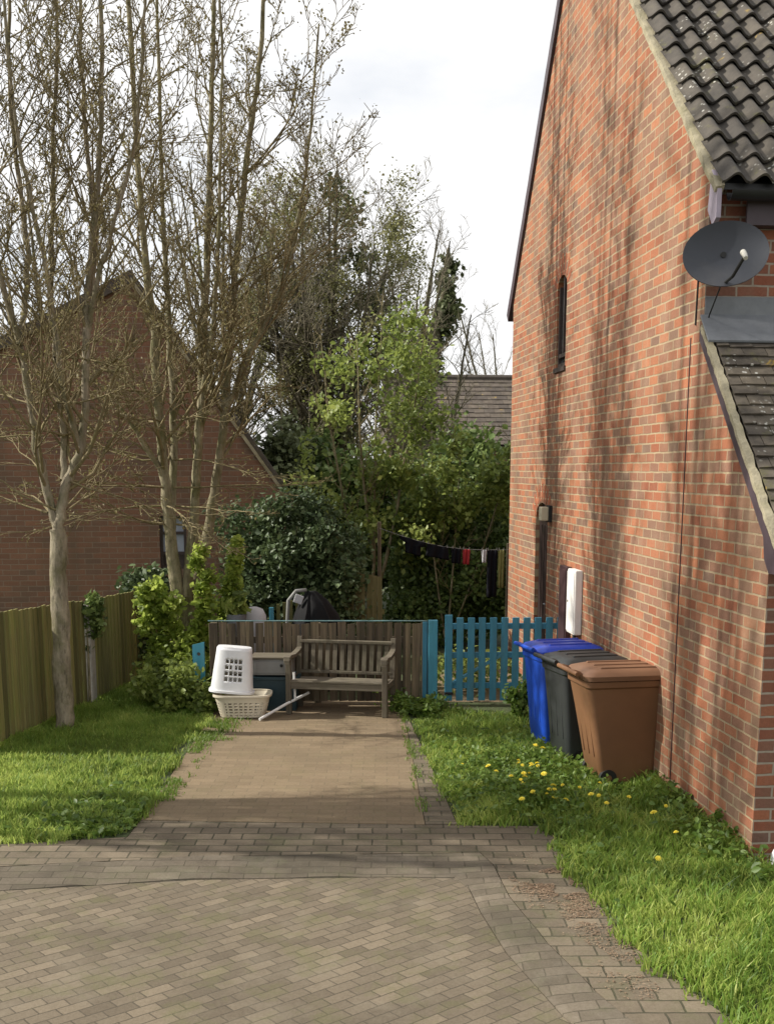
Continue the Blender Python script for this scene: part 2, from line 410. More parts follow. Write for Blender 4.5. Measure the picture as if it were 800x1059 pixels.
M['white_metal'] = plast('white_metal', (0.7, 0.7, 0.68), 0.4, (0.4, 0.37, 0.33), 0.4)
M['grey_box'] = plast('grey_plastic', (0.2, 0.2, 0.19), 0.5, (0.1, 0.1, 0.09), 0.5)
M['navy'] = plast('dark_teal_plastic', (0.012, 0.035, 0.045), 0.5)
M['dish'] = plast('dish_paint', (0.03, 0.034, 0.044), 0.5, (0.12, 0.11, 0.10), 0.35)
M['lnb'] = plast('pale_plastic', (0.5, 0.48, 0.42), 0.5)
M['black'] = dirty('black_sheet', (0.010, 0.010, 0.011), 0.7, 0.1, 3.0, (0.01, 0.01, 0.01), 0.2, 0.06, 0.12)
M['meter_white'] = plast('meter_box_plastic', (0.72, 0.7, 0.67), 0.5, (0.5, 0.47, 0.42), 0.3)
M['lamp_cream'] = plast('lamp_plastic', (0.5, 0.45, 0.33), 0.5)
M['meter_brown'] = plast('brown_cupboard', (0.045, 0.022, 0.024), 0.5)
M['cloth_black'] = dirty('black_cloth', (0.010, 0.010, 0.013), 0.9, 0.1, 3.0, (0.01, 0.01, 0.01), 0.2, 0.06, 0.05)
M['cloth_red'] = plast('red_cloth', (0.30, 0.02, 0.025), 0.9)
M['cloth_pale'] = plast('pale_cloth', (0.45, 0.45, 0.47), 0.9)
M['cloth_olive'] = plast('olive_cloth', (0.22, 0.21, 0.07), 0.9)
M['yellow'] = plast('dandelion_yellow', (0.85, 0.73, 0.09), 0.7, (0.75, 0.55, 0.04), 0.3)
M['stem'] = plast('flower_stem', (0.10, 0.16, 0.04), 0.6)
M['daisy'] = plast('daisy_white', (0.7, 0.7, 0.66), 0.7)

# ------------------------------------------------------------------ camera
CAM_H = 2.5
cam = bpy.data.cameras.new('camera'); cam_o = bpy.data.objects.new('camera', cam); col.objects.link(cam_o)
cam.sensor_fit = 'VERTICAL'; cam.sensor_height = 36.0; cam.lens = 1250.0 / 1059.0 * 36.0
cam.shift_y = (735.0 - 529.5) / 1059.0
cam.clip_start = 0.1; cam.clip_end = 600
cam_o.location = (0, 0, CAM_H)
cam_o.rotation_euler = (R(90 - 11.31), 0, 0)
scene.camera = cam_o

# ------------------------------------------------------------------ light
SUN_EL, SUN_AZ = 36.0, 4.0          # sun stands at -X, turned SUN_AZ degrees towards +Y
sd = Vector((-math.cos(R(SUN_AZ)) * math.cos(R(SUN_EL)), math.sin(R(SUN_AZ)) * math.cos(R(SUN_EL)), math.sin(R(SUN_EL))))
sun = bpy.data.lights.new('sun', 'SUN'); sun.energy = 4.8; sun.angle = R(0.8); sun.color = (1.0, 0.945, 0.85)
so = bpy.data.objects.new('sun', sun); col.objects.link(so); so.location = (-20, 3, 20)
so.rotation_euler = sd.to_track_quat('Z', 'Y').to_euler()

w = bpy.data.worlds.new('World'); scene.world = w; w.use_nodes = True
wt = w.node_tree; bg = wt.nodes['Background']
sky = wt.nodes.new('ShaderNodeTexSky'); sky.sky_type = 'NISHITA'; sky.sun_disc = False
sky.sun_elevation = R(SUN_EL); sky.sun_rotation = math.atan2(sd.x, sd.y)
sky.air_density = 1.0; sky.dust_density = 1.5
tc = wt.nodes.new('ShaderNodeTexCoord'); mp = wt.nodes.new('ShaderNodeMapping'); mp.inputs['Scale'].default_value = (1, 1, 2.4)
mp.inputs['Location'].default_value = (0.35, 0.2, 0.0)
wt.links.new(tc.outputs['Generated'], mp.inputs['Vector'])
cn = wt.nodes.new('ShaderNodeTexNoise'); cn.inputs['Scale'].default_value = 2.1; cn.inputs['Detail'].default_value = 7; cn.inputs['Roughness'].default_value = 0.55
wt.links.new(mp.outputs[0], cn.inputs['Vector'])
cr = wt.nodes.new('ShaderNodeValToRGB'); cr.color_ramp.elements[0].position = 0.30; cr.color_ramp.elements[1].position = 0.50
cr.color_ramp.elements[0].color = (0.55, 0.55, 0.55, 1)
wt.links.new(cn.outputs['Fac'], cr.inputs['Fac'])
mx = wt.nodes.new('ShaderNodeMix'); mx.data_type = 'RGBA'
mx.inputs[7].default_value = (7.8, 7.8, 7.85, 1)
wt.links.new(cr.outputs['Color'], mx.inputs[0]); wt.links.new(sky.outputs[0], mx.inputs[6])
wt.links.new(mx.outputs[2], bg.inputs['Color']); bg.inputs['Strength'].default_value = 0.1

scene.view_settings.view_transform = 'Standard'; scene.view_settings.look = 'None'
scene.view_settings.exposure = 0.46; scene.view_settings.gamma = 1.0; scene.view_settings.use_curve_mapping = False

# ------------------------------------------------------------------ ground
poly('ground', [(-250, -60), (250, -60), (250, 400), (-250, 400)], -0.16, M['ground'])
EDGE = [(-14, 4.4), (-6, 6.25), (-2.4, 7.0), (-1.2, 7.21), (0, 7.26), (0.42, 7.24), (0.50, 7.05), (0.54, 6.64), (0.63, 6.05), (0.82, 5.3), (1.2, 4.3), (2.2, 2.5), (4.2, -0.2)]
KTOP = [(-14, 4.82), (-6, 6.66), (-2.45, 7.40), (-1.2, 7.60), (0, 7.66), (0.62, 7.68), (0.69, 7.4), (0.73, 6.84), (0.86, 6.12), (1.06, 5.36), (1.42, 4.42), (2.4, 2.66), (4.4, -0.05)]
poly('road', EDGE + [(9, -6), (9, -30), (-40, -30), (-40, -6)], -0.022, M['pave_road'])
# kerb: rounded sloping strip, uneven block tops
def kerb():
    mb = MB(); prof = [(0.0, -0.05), (0.03, -0.018), (0.2, -0.008), (0.7, 0.006), (0.97, 0.009), (1.0, -0.05)]
    pts = []
    for i in range(len(EDGE) - 1):
        n = max(2, int((Vector(EDGE[i + 1]) - Vector(EDGE[i])).length / 0.14))
        for k in range(n):
            t = k / n
            pts.append((Vector(EDGE[i]).lerp(Vector(EDGE[i + 1]), t), Vector(KTOP[i]).lerp(Vector(KTOP[i + 1]), t)))
    rows = []
    for a, b in pts:
        dz = rng.uniform(-0.006, 0.006)
        rows.append([(*(a.lerp(b, t)), z + dz) for t, z in prof])
    vs = [p for r in rows for p in r]; m = len(prof); fs = []
    for i in range(len(rows) - 1):
        for k in range(m - 1):
            fs.append((i * m + k, i * m + k + 1, (i + 1) * m + k + 1, (i + 1) * m + k))
    mb.add(vs, fs)
    o = mb.build('kerb', M['kerb'], None, fix=True); o['kind'] = 'structure'
kerb()
poly('footway', KTOP + [(4.9, 0.5), (2.75, 3.1), (1.75, 4.75), (1.47, 5.53), (1.31, 6.07), (1.23, 6.71), (1.16, 7.5), (1.17, 8.27), (0.5, 8.30), (-1.78, 8.42), (-1.79, 8.02), (-2.61, 7.85), (-6, 7.1), (-14, 5.3)], 0.006, M['pave_foot'], 0.1)
DRIVE = [(-1.78, 8.424), (0.27, 8.314), (0.20, 11.3), (0.12, 13.05), (-1.95, 13.05), (-1.80, 11.8)]
poly('driveway', DRIVE, 0.010, M['pave_drive'], 0.1)
poly('driveway_edging', [(0.275, 8.31), (0.50, 8.303), (0.36, 10.2), (0.22, 12.0), (0.13, 13.05), (0.205, 11.3)], 0.014, M['pave_foot'], 0.1)
poly('lawn', [(-14, 5.32), (-6, 7.12), (-2.61, 7.87), (-1.80, 8.04), (-1.79, 8.43), (-1.81, 11.8), (-1.96, 13.06), (-1.96, 15.5), (-14, 15.5)], 0.0, M['soil'], 0.1)
poly('verge', [(0.51, 8.31), (1.18, 8.28), (1.17, 7.5), (1.24, 6.71), (1.32, 6.07), (1.48, 5.53), (1.76, 4.77), (2.76, 3.12), (4.91, 0.52), (12, 0.5), (12, 13.06), (0.14, 13.06), (0.37, 10.2)], 0.0, M['soil'], 0.1)
poly('garden_ground', [(-14, 15.51), (-1.95, 15.51), (-1.95, 13.07), (12, 13.07), (12, 60), (-14, 60)], -0.004, M['soil'], 0.1)

poly('garden_path', [(0.62, 12.98), (1.74, 12.95), (1.55, 15.6), (0.5, 15.6)], 0.004, M['pave_drive'], 0.1)
# ------------------------------------------------------------------ leaves and grass (vectorised)
def leaf_cloud(name, P, size, material, parent, up_bias=0.3, aspect=1.6, var=None, sizevar=0.4, fold=0.25):
    """P: (n,3) positions. One pointed folded leaf (two triangles + two) per position."""
    n = len(P)
    a = nrng.normal(size=(n, 3)); a /= np.linalg.norm(a, axis=1)[:, None]
    nn = nrng.normal(size=(n, 3)); nn[:, 2] += up_bias * 3
    nn /= np.linalg.norm(nn, axis=1)[:, None]
    a = a - nn * (a * nn).sum(1)[:, None]; a /= np.linalg.norm(a, axis=1)[:, None] + 1e-9
    b = np.cross(nn, a)
    s = size * (1 + sizevar * nrng.uniform(-1, 1, n))[:, None]
    L = a * s * aspect * 0.5; W = b * s * 0.5; U = nn * s * fold * 0.5
    v = np.empty((n, 6, 3))
    v[:, 0] = P - L; v[:, 1] = P + W - L * 0.2 + U; v[:, 2] = P + W * 0.75 + L * 0.4 + U
    v[:, 3] = P + L; v[:, 4] = P - W * 0.75 + L * 0.4 + U; v[:, 5] = P - W - L * 0.2 + U
    base = (np.arange(n) * 6)[:, None]
    loops = (base + np.array([[0, 1, 2, 3, 0, 3, 4, 5]])).ravel()
    starts = np.arange(2 * n) * 4
    if var is None: var = nrng.uniform(0, 1, n)
    return np_mesh(name, v.reshape(-1, 3), loops, starts, np.full(2 * n, 4), material, parent, np.repeat(np.clip(var, 0, 1), 6))

def clump_points(centres, radii, n, shell=0.55):
    """n points in ellipsoid clumps; returns points and a tone per point varying by clump"""
    c = np.array(centres, float); r = np.array(radii, float)
    if r.ndim == 1: r = np.repeat(r[:, None], 3, 1)
    wgt = r.prod(1) ** (2 / 3); wgt /= wgt.sum()
    idx = nrng.choice(len(c), n, p=wgt)
    d = nrng.normal(size=(n, 3)); d /= np.linalg.norm(d, axis=1)[:, None]
    k = shell + (1 - shell) * nrng.uniform(0, 1, n) ** 0.7
    k *= 1 + 0.22 * nrng.normal(size=n)
    tone = nrng.uniform(0.15, 0.85, len(c))
    return c[idx] + d * r[idx] * k[:, None], np.clip(tone[idx] + nrng.normal(0, 0.22, n), 0, 1)

def in_poly(x, y, pts):
    c = np.zeros(len(x), bool); j = len(pts) - 1
    for i in range(len(pts)):
        xi, yi = pts[i]; xj, yj = pts[j]
        t = ((yi > y) != (yj > y)) & (x < (xj - xi) * (y - yi) / ((yj - yi) or 1e-9) + xi)
        c ^= t; j = i
    return c

def vnoise(x, y, s, seed):
    g = np.random.default_rng(seed).uniform(0, 1, (64, 64))
    u = x * s + 31.7; v = y * s + 17.3
    i = np.floor(u).astype(int); j = np.floor(v).astype(int); fx = u - i; fy = v - j
    fx = fx * fx * (3 - 2 * fx); fy = fy * fy * (3 - 2 * fy)
    q = lambda a, b: g[a % 64, b % 64]
    return (q(i, j) * (1 - fx) + q(i + 1, j) * fx) * (1 - fy) + (q(i, j + 1) * (1 - fx) + q(i + 1, j + 1) * fx) * fy

def blades(name, x, y, h, wdt, material, lean=0.5, z0=0.0, var=None):
    n = len(x)
    az = nrng.uniform(0, 2 * math.pi, n); ln = lean * nrng.uniform(0.2, 1.0, n) * h
    fa = nrng.uniform(0, 2 * math.pi, n)
    bx = np.cos(fa) * wdt / 2; by = np.sin(fa) * wdt / 2
    v = np.zeros((n, 5, 3))
    v[:, 0] = np.stack([x - bx, y - by, np.full(n, z0)], 1); v[:, 1] = np.stack([x + bx, y + by, np.full(n, z0)], 1)
    mx_, my_ = x + np.cos(az) * ln * 0.35, y + np.sin(az) * ln * 0.35
    v[:, 2] = np.stack([mx_ + bx * .8, my_ + by * .8, z0 + h * 0.6], 1); v[:, 3] = np.stack([mx_ - bx * .8, my_ - by * .8, z0 + h * 0.6], 1)
    v[:, 4] = np.stack([x + np.cos(az) * ln, y + np.sin(az) * ln, z0 + h * 0.95], 1)
    base = (np.arange(n) * 5)[:, None]
    loops = (base + np.array([[0, 1, 2, 3, 3, 2, 4]])).ravel()
    starts = (np.arange(n)[:, None] * 7 + np.array([[0, 4]])).ravel(); tot = np.tile([4, 3], n)
    if var is None: var = np.clip(0.62 * vnoise(x, y, 2.1, 5) + 0.5 * vnoise(x, y, 6, 9) - 0.12 + nrng.normal(0.0, 0.17, n), 0, 1)
    var = np.where(nrng.uniform(0, 1, n) < 0.03, 1.0, var)
    o = np_mesh(name, v.reshape(-1, 3), loops, starts, tot, material, None, np.repeat(var, 5))
    return o

def scatter(pts, n, box):
    x = nrng.uniform(box[0], box[1], n); y = nrng.uniform(box[2], box[3], n)
    e = 0.16
    k = in_poly(x + e * (vnoise(x, y, 5.5, 61) - 0.5) + 0.03 * nrng.normal(size=n), y + e * (vnoise(x, y, 6.5, 62) - 0.5) + 0.03 * nrng.normal(size=n), pts); return x[k], y[k]

LAWN = [(-7, 6.95), (-2.61, 7.86), (-1.83, 8.03), (-1.78, 8.4), (-1.83, 9.6), (-1.88, 10.7), (-1.80, 11.7), (-1.95, 12.9), (-2.0, 15.4), (-7, 15.4)]
x, y = scatter(LAWN, 95000, (-4.2, -1.7, 7.2, 14.8))
hh = (0.035 + 0.075 * vnoise(x, y, 1.6, 1) * vnoise(x, y, 5.5, 2) + 0.05 * vnoise(x, y, 11, 3) ** 2) * nrng.uniform(0.6, 1.35, len(x))
hh[x > -2.0] *= 0.8
o = blades('lawn_grass', x, y, hh, 0.008 + 0.004 * nrng.uniform(0, 1, len(x)), M['grass'], 0.8)
tag(o, 'short bright green lawn grass left of the driveway', 'grass', kind='stuff')
x, y = scatter(LAWN, 14000, (-7, -4.2, 7.0, 15))
o = blades('rough_grass', x, y, nrng.uniform(0.05, 0.12, len(x)), 0.016, M['grass'], 0.8)
tag(o, 'plain rough grass beyond the left lawn', 'grass', kind='stuff')
VERGE = [(0.33, 11.0), (0.42, 9.6), (0.50, 8.32), (1.15, 8.30), (1.12, 7.6), (1.18, 6.75), (1.26, 6.1), (1.4, 5.55), (1.68, 4.8), (2.55, 3.3), (3.6, 3.3), (3.6, 7.4), (2.4, 7.3), (1.93, 12.1), (1.5, 12.35), (1.1, 12.15), (0.75, 12.4), (0.3, 12.75)]
x, y = scatter(VERGE, 105000, (0.25, 3.4, 3.6, 12.8))
hh = (0.05 + 0.13 * vnoise(x, y, 1.7, 21) * vnoise(x, y, 5, 22) + 0.08 * vnoise(x, y, 10, 23) ** 2) * nrng.uniform(0.55, 1.4, len(x))
wallx = 2.35 - 0.09 * (y - 7.21); hh *= 1 + 0.5 * np.clip(1 - (wallx - x) / 0.3, 0, 1); hh *= 0.72
hh *= 0.55 + 0.45 * np.clip((x - 0.3) / 0.5, 0, 1)
o = blades('verge_grass', x, y, hh, 0.009 + 0.005 * nrng.uniform(0, 1, len(x)), M['grass'], 0.9)
tag(o, 'tufty green grass beside the brick house wall and bins', 'grass', kind='stuff')

# low broad-leaved weeds in the verge and lawn
def weed_patch(name, label, cx, cy, sx, sy, n, h, size, mat, cat='weeds', poly_=None):
    x = nrng.normal(cx, sx, n); y = nrng.normal(cy, sy, n)
    if poly_: k = in_poly(x, y, poly_); x, y = x[k], y[k]
    z = h * nrng.uniform(0.15, 1, len(x)) * (0.4 + vnoise(x, y, 4, 31))
    o = leaf_cloud(name, np.stack([x, y, z], 1), size, mat, None, 0.5)
    return tag(o, label, cat, kind='stuff')
weed_patch('weeds', 'broad leaved dandelion foliage in front of the three bins', 1.15, 9.4, 0.34, 0.75, 4200, 0.12, 0.03, M['weed'], poly_=VERGE)
weed_patch('weeds', 'leafy weeds along the foot of the porch wall', 2.2, 8.2, 0.12, 0.6, 1200, 0.2, 0.034, M['weed'], poly_=VERGE)
weed_patch('weeds', 'green weeds growing at the foot of the fence beside the bench', 0.30, 12.42, 0.14, 0.15, 1100, 0.16, 0.034, M['weed'])
weed_patch('weeds', 'clover and weeds at the lawn corner by the kerb', -2.0, 8.5, 0.2, 0.35, 1500, 0.09, 0.035, M['weed'], poly_=LAWN)
weed_patch('weeds', 'yellow green weeds on the path just beyond the gate', 0.95, 13.8, 0.3, 0.3, 900, 0.4, 0.045, M['mid'])
# grass and moss tufts along the driveway edges
xs = np.concatenate([nrng.normal(-1.72, 0.05, 1800), nrng.normal(0.235, 0.028, 700) , nrng.normal(-1.6, 0.09, 700), nrng.normal(0.42, 0.04, 500)])
ys = np.concatenate([nrng.uniform(8.9, 11.9, 1800), nrng.uniform(8.6, 12.2, 700), nrng.uniform(11.0, 12.0, 700), nrng.uniform(8.9, 12.0, 500)])
k = vnoise(xs, ys, 4.5, 41) > 0.42; xs, ys = xs[k], ys[k]; xs = np.where((xs > 0.1) & (xs < 0.32), xs - 0.03 * (ys - 10), xs)
o = blades('driveway_tufts', xs, ys, nrng.uniform(0.015, 0.05, len(xs)), 0.009, M['weed'], 1.0, 0.01, nrng.uniform(0.5, 1, len(xs)))
tag(o, 'yellowish grass tufts along the driveway joints', 'grass', kind='stuff')
# dry litter on the kerb
xs = np.concatenate([nrng.normal(0.98, 0.11, 3500), nrng.normal(1.12, 0.06, 1500), nrng.normal(1.25, 0.09, 1000)])
ys = np.concatenate([nrng.normal(7.1, 0.17, 3500), nrng.normal(6.7, 0.3, 1500), nrng.normal(5.9, 0.4, 1000)])
P = np.stack([xs, ys, 0.009 + 0.005 * nrng.uniform(0, 1, len(xs))], 1)
k = np.array([in_poly(xs, ys, [(0.72, 7.6), (1.2, 8.2), (1.25, 6.75), (1.36, 6.1), (1.6, 5.4), (1.1, 5.4), (0.9, 6.1), (0.76, 6.8)]) & (vnoise(xs, ys, 6, 51) + 0.4 * vnoise(xs, ys, 17, 52) > 0.68)])[0]
o = leaf_cloud('dry_litter', P[k], 0.0055, M['dry'], None, 3, 3.2)
tag(o, 'dry straw coloured litter on the kerb paving at right', 'litter', kind='stuff')

# dandelions, each one a thing
def dandelion_proto():
    t = thing('dandelion', 'yellow dandelion flower in the grass beside the bins', 'flower', (0, 0, 0), 0, 'dandelions in the right hand grass')
    MB().tube([(0, 0, 0), (0.006, 0.0, 0.5), (0.0, 0.004, 1.0)], 0.0035 , 5).build('stem', M['stem'], t)
    mb = MB()
    for ring, (n_, r_, z_) in enumerate(((12, 0.024, 0.0), (9, 0.017, 0.006), (6, 0.009, 0.010))):
        for i in range(n_):
            a = 2 * math.pi * (i + 0.5 * ring) / n_
            c, s = math.cos(a), math.sin(a)
            wv = 0.0045
            mb.add([(-s * wv * .5, c * wv * .5, 1 + z_ * .5), (c * r_ - s * wv, s * r_ + c * wv, 1 + z_ + .004), (c * r_ * 1.06, s * r_ * 1.06, 1 + z_), (c * r_ + s * wv, s * r_ - c * wv, 1 + z_ + .004), (s * wv * .5, -c * wv * .5, 1 + z_ * .5)], [(0, 1, 2, 3, 4)])
    o = mb.build('flower_head', M['yellow'], t)
    return t
dp = dandelion_proto()
spots = []
while len(spots) < 32:
    px, py = rng.gauss(1.2, 0.25), rng.gauss(9.2, 0.6)
    if 0.55 < px < 1.62 and 8.4 < py < 11.0 and not (px > 1.3 and py > 9.3): spots.append((px, py))
spots += [(1.75, 8.6), (1.9, 8.05), (1.95, 7.7), (1.7, 7.3), (2.0, 8.45), (1.62, 8.75), (1.52, 8.55)]
for i, (px, py) in enumerate(spots):
    o = dp if i == 0 else copy_tree(dp)
    o.location = (px, py, 0.0); o.rotation_euler = (rng.uniform(-.5, .5), rng.uniform(-.5, .5), rng.uniform(0, 6)); fs_ = rng.uniform(0.6, 1.05); o.scale = (fs_, fs_, 1)
    hgt = rng.uniform(0.11, 0.19)
    for ch in o.children:
        if ch.name.startswith('stem'): ch.scale = (1, 1, hgt)
        else: ch.location = (0, 0, hgt - 1)

# ------------------------------------------------------------------ the brick house at right
TH = math.atan2(0.0899, 0.9960)
house = thing('brick_house', 'tall red brick house at right with tiled gable roof and lean-to porch', 'house', (2.35, 7.21, 0), TH)
YF, YR = 1.60, 8.60           # front and rear corner of the gable along the wall
EF, ER = 4.46, 4.56           # eave heights
APY, APZ = 5.62, 7.93
def arch(y0, y1, z0, z1, rise, n=6):
    pts = [(y0, z0), (y1, z0), (y1, z1 - rise)]
    for i in range(1, n):
        a = math.pi * i / n
        pts.append(((y0 + y1) / 2 + (y1 - y0) / 2 * math.cos(a), z1 - rise + rise * math.sin(a)))
    pts.append((y0, z1 - rise))
    return pts
def wall_with_holes(name, outer, holes, material, parent, depth=0.11):
    bm = bmesh.new()
    def loop(pts): 
        vs = [bm.verts.new((0, p[0], p[1])) for p in pts]
        return vs, [bm.edges.new((vs[i], vs[(i + 1) % len(vs)])) for i in range(len(vs))]
    ov, oe = loop(outer); es = list(oe); hs = []
    for h in holes:
        hv, he = loop(h); es += he; hs.append(hv)
    bmesh.ops.triangle_fill(bm, use_beauty=True, use_dissolve=False, edges=es)
    for hv in hs:
        iv = [bm.verts.new((depth, v.co.y, v.co.z)) for v in hv]
        for i in range(len(hv)):
            j = (i + 1) % len(hv); bm.faces.new((hv[i], hv[j], iv[j], iv[i]))
    bmesh.ops.recalc_face_normals(bm, faces=bm.faces)
    me = bpy.data.meshes.new(name); bm.to_mesh(me); bm.free(); me.materials.append(material)
    o = bpy.data.objects.new(name, me); col.objects.link(o); o.parent = parent
    return o
DOOR = (6.36, 6.98, 0.02, 2.13); WIN = (5.74, 6.18, 3.55, 4.47)
wall_with_holes('side_wall', [(YF, -0.1), (YR, -0.1), (YR, ER), (APY, APZ), (YF, EF)],
                [arch(*DOOR, 0.16), arch(*WIN, 0.14)], M['brick_side'], house, 0.06)
# house door, window
d = MB().prism(arch(DOOR[0] + .0, DOOR[1] - .0, DOOR[2], DOOR[3], 0.16), 'x', 0.045, 0.09).build('door', M['darkwood'], house)
mb = MB()
for k in range(4): mb.box((0.042, DOOR[0] + 0.10 + k * 0.14, 1.0), (0.012, 0.10, 1.75))
mb.build('door_boards', M['darkwood'], d, bevel=0.004)
MB().tube([(0.04, DOOR[0] + 0.06, 1.0), (0.01, DOOR[0] + 0.06, 1.0), (0.01, DOOR[0] + 0.15, 1.0)], 0.009, 8).build('handle', M['lead'], d)
wf = MB()
wf.prism(arch(*WIN, 0.14), 'x', 0.06, 0.08)
wfo = wf.build('window', M['frame'], house)
f = MB(); y0, y1, z0, z1 = WIN
for a, b in (((y0 + .02, z0), (y0 + .02, z1 - .1)), ((y1 - .02, z0), (y1 - .02, z1 - .1)), ((y0 + .04, z0 + .12), (y1 - .04, z0 + .12)), ((y0 + .04, z0 + .02), (y1 - .04, z0 + .02)), (((y0 + y1) / 2, z0 + .14), ((y0 + y1) / 2, z1 - .02))):
    f.bar((0.040, *a), (0.040, *b), 0.04, 0.035, (1, 0, 0))
f.build('frame', M['frame'], wfo)
MB().box((0.055, (y0 + y1) / 2, (z0 + z1) / 2 - 0.06), (0.006, y1 - y0 - .03, z1 - z0 - .16)).build('pane', M['glass'], wfo)
MB().prism([(y0 - .03, z0 - .05), (y1 + .03, z0 - .05), (y1 + .03, z0 - 0.004), (y0 - .03, z0 - 0.004)], 'x', -0.02, 0.05).build('sill', M['frame'], wfo)
# brick arches, soldier course
def brick_arch(y0, y1, z1, rise, parent, n=9):
    mb = MB(); c = (y0 + y1) / 2; hw = (y1 - y0) / 2
    for i in range(n):
        a = math.pi * (0.04 + 0.92 * (i + 0.5) / n)
        p0 = Vector((0.0, c + (hw + .012) * math.cos(a), z1 - rise + (rise + .012) * math.sin(a)))
        dr = Vector((0, math.cos(a) * 0.75, math.sin(a))).normalized()
        mb.bar(p0 + Vector((0.022, 0, 0)), p0 + Vector((0.022, 0, 0)) + dr * 0.2, 0.05, 0.050, (1, 0, 0))
    mb.build('brick_arch', M['arch_brick'], parent, bevel=0.004)
M['arch_brick'] = dirty('arch_brick', (0.34, 0.105, 0.05), 0.9, 0.35, 9, (0.15, 0.08, 0.05), 0.4, 0.5)
brick_arch(DOOR[0], DOOR[1], DOOR[3], 0.16, house); brick_arch(WIN[0], WIN[1], WIN[3], 0.14, house, 7)
# movement joint, a dark groove cut as a recessed strip
MB().box((-0.002, 1.845, 1.7), (0.006, 0.013, 3.45)).build('movement_joint', M['meter_brown'], house)
# front wall of the house above the porch, and rear wall
HX = 7.0
mb = MB(); mb.add([(0.0, YF, 2.0), (HX, YF, 2.0), (HX, YF, EF), (0.0, YF, EF)], [(0, 1, 2, 3)]); mb.build('front_wall', M['brick_front'], house)
mb = MB(); mb.add([(0.0, YR, -0.1), (HX, YR, -0.1), (HX, YR, ER), (0.0, YR, ER)], [(3, 2, 1, 0)]); mb.build('rear_wall', M['brick_front'], house)
mb = MB(); mb.add([(HX, YF, -0.1), (HX, YR, -0.1), (HX, YR, ER), (HX, APY, APZ), (HX, YF, EF)], [(0, 1, 2, 3, 4)]); mb.build('side_wall', M['brick_side'], house)

def wave_roof(name, x0, x1, y0, z0, y1, z1, pitch_x, gauge, amp, thick, material, parent, var_seed=3, seg=10, flip=1):
    """interlocking tiles: waved courses stepping up the slope; every tile varies in tone and lift"""
    r = np.random.default_rng(var_seed)
    L = math.hypot(y1 - y0, z1 - z0); uy, uz = (y1 - y0) / L, (z1 - z0) / L
    ny, nz = -uz * flip, uy * flip
    if nz < 0: ny, nz = -ny, -nz
    nc = int(L / gauge) + 1; nt = int((x1 - x0) / pitch_x)
    V = []; F = []; A = []
    prof = []
    for k in range(seg + 1):
        t = k / seg
        h = amp * (0.5 + 0.5 * math.cos(2 * math.pi * (t - 0.5))) ** 1.0
        prof.append((t, h))
    for c in range(nc):
        s0 = c * gauge - 0.03; s1 = min(s0 + gauge + 0.05, L + 0.02)
        for t_ in range(nt):
            vv = r.uniform(0, 1); lift = r.uniform(0, 0.006); sk = r.uniform(-0.006, 0.006)
            b = len(V)
            for (t, h) in prof:
                xx = x0 + (t_ + t) * pitch_x
                for (s, hh) in ((s0 + sk, h + thick + lift - 0.018), (s0 + sk, h + thick + lift), (s1, h + 0.004)):
                    V.append((xx, y0 + uy * s + ny * hh, z0 + uz * s + nz * hh)); A.append(vv)
            for k in range(seg):
                q = b + k * 3
                F.append((q, q + 3, q + 4, q + 1)); F.append((q + 1, q + 4, q + 5, q + 2))
    me = bpy.data.meshes.new(name); me.from_pydata(V, [], F)
    at = me.attributes.new('var', 'FLOAT', 'POINT'); at.data.foreach_set('value', np.array(A, np.float32))
    me.shade_smooth(); me.set_sharp_from_angle(angle=R(50))
    me.materials.append(material); o = bpy.data.objects.new(name, me); col.objects.link(o); o.parent = parent
    return o
sl = (APZ - EF) / (APY - YF); slr = (APZ - ER) / (YR - APY)
OV = 0.16
# a solid roof deck below the tiles
mb = MB(); mb.prism([(YF - OV, EF - OV * sl + 0.02), (APY, APZ + 0.02), (YR + OV, ER - OV * slr + 0.02), (YR + OV, ER - OV * slr + 0.06), (APY, APZ + 0.07), (YF - OV, EF - OV * sl + 0.06)], 'x', 0.03, HX)
mb.build('roof_deck', M['gutter'], house)
wave_roof('roof', 0.0, HX, YF - OV - 0.03, EF - (OV + .03) * sl + 0.07, APY, APZ + 0.08, 0.185, 0.275, 0.062, 0.04, M['tile_main'], house, 3, 12)
wave_roof('roof', 0.02, HX, YR + OV + 0.03, ER - (OV + .03) * slr + 0.07, APY, APZ + 0.08, 0.19, 0.285, 0.05, 0.035, M['tile_main'], house, 4, 6)
# mortared verge, lumpy, along both slopes
def verge(name, a, b, w_, h_, material, parent, lumps=60, amp=0.012):
    mb = MB(); a = Vector(a); b = Vector(b); d_ = (b - a); u = d_.normalized(); n_ = Vector((0, -u.z, u.y))
    if n_.z < 0: n_ = -n_
    rings = []
    for i in range(lumps + 1):
        p = a + d_ * i / lumps; k = rng.uniform(-amp, amp); e = rng.uniform(0, amp)
        rings.append([p + Vector((-0.022 - e, 0, 0)), p + Vector((w_ + k, 0, 0)), p + Vector((w_ + k, 0, 0)) + n_ * (h_ + e), p + Vector((-0.022 - e, 0, 0)) + n_ * (h_ * 0.85 + k)])
    mb.loft(rings); return mb.build(name, material, parent, smooth=True, auto=50)
verge('verge_mortar', (0, YF - OV, EF - OV * sl), (0, APY, APZ), 0.035, 0.05, M['mortar'], house)
verge('verge_board', (-0.01, YR + OV + .02, ER - (OV + .02) * slr - 0.03), (-0.01, APY, APZ - 0.03), 0.06, 0.16, M['board'], house, 30, 0.002)
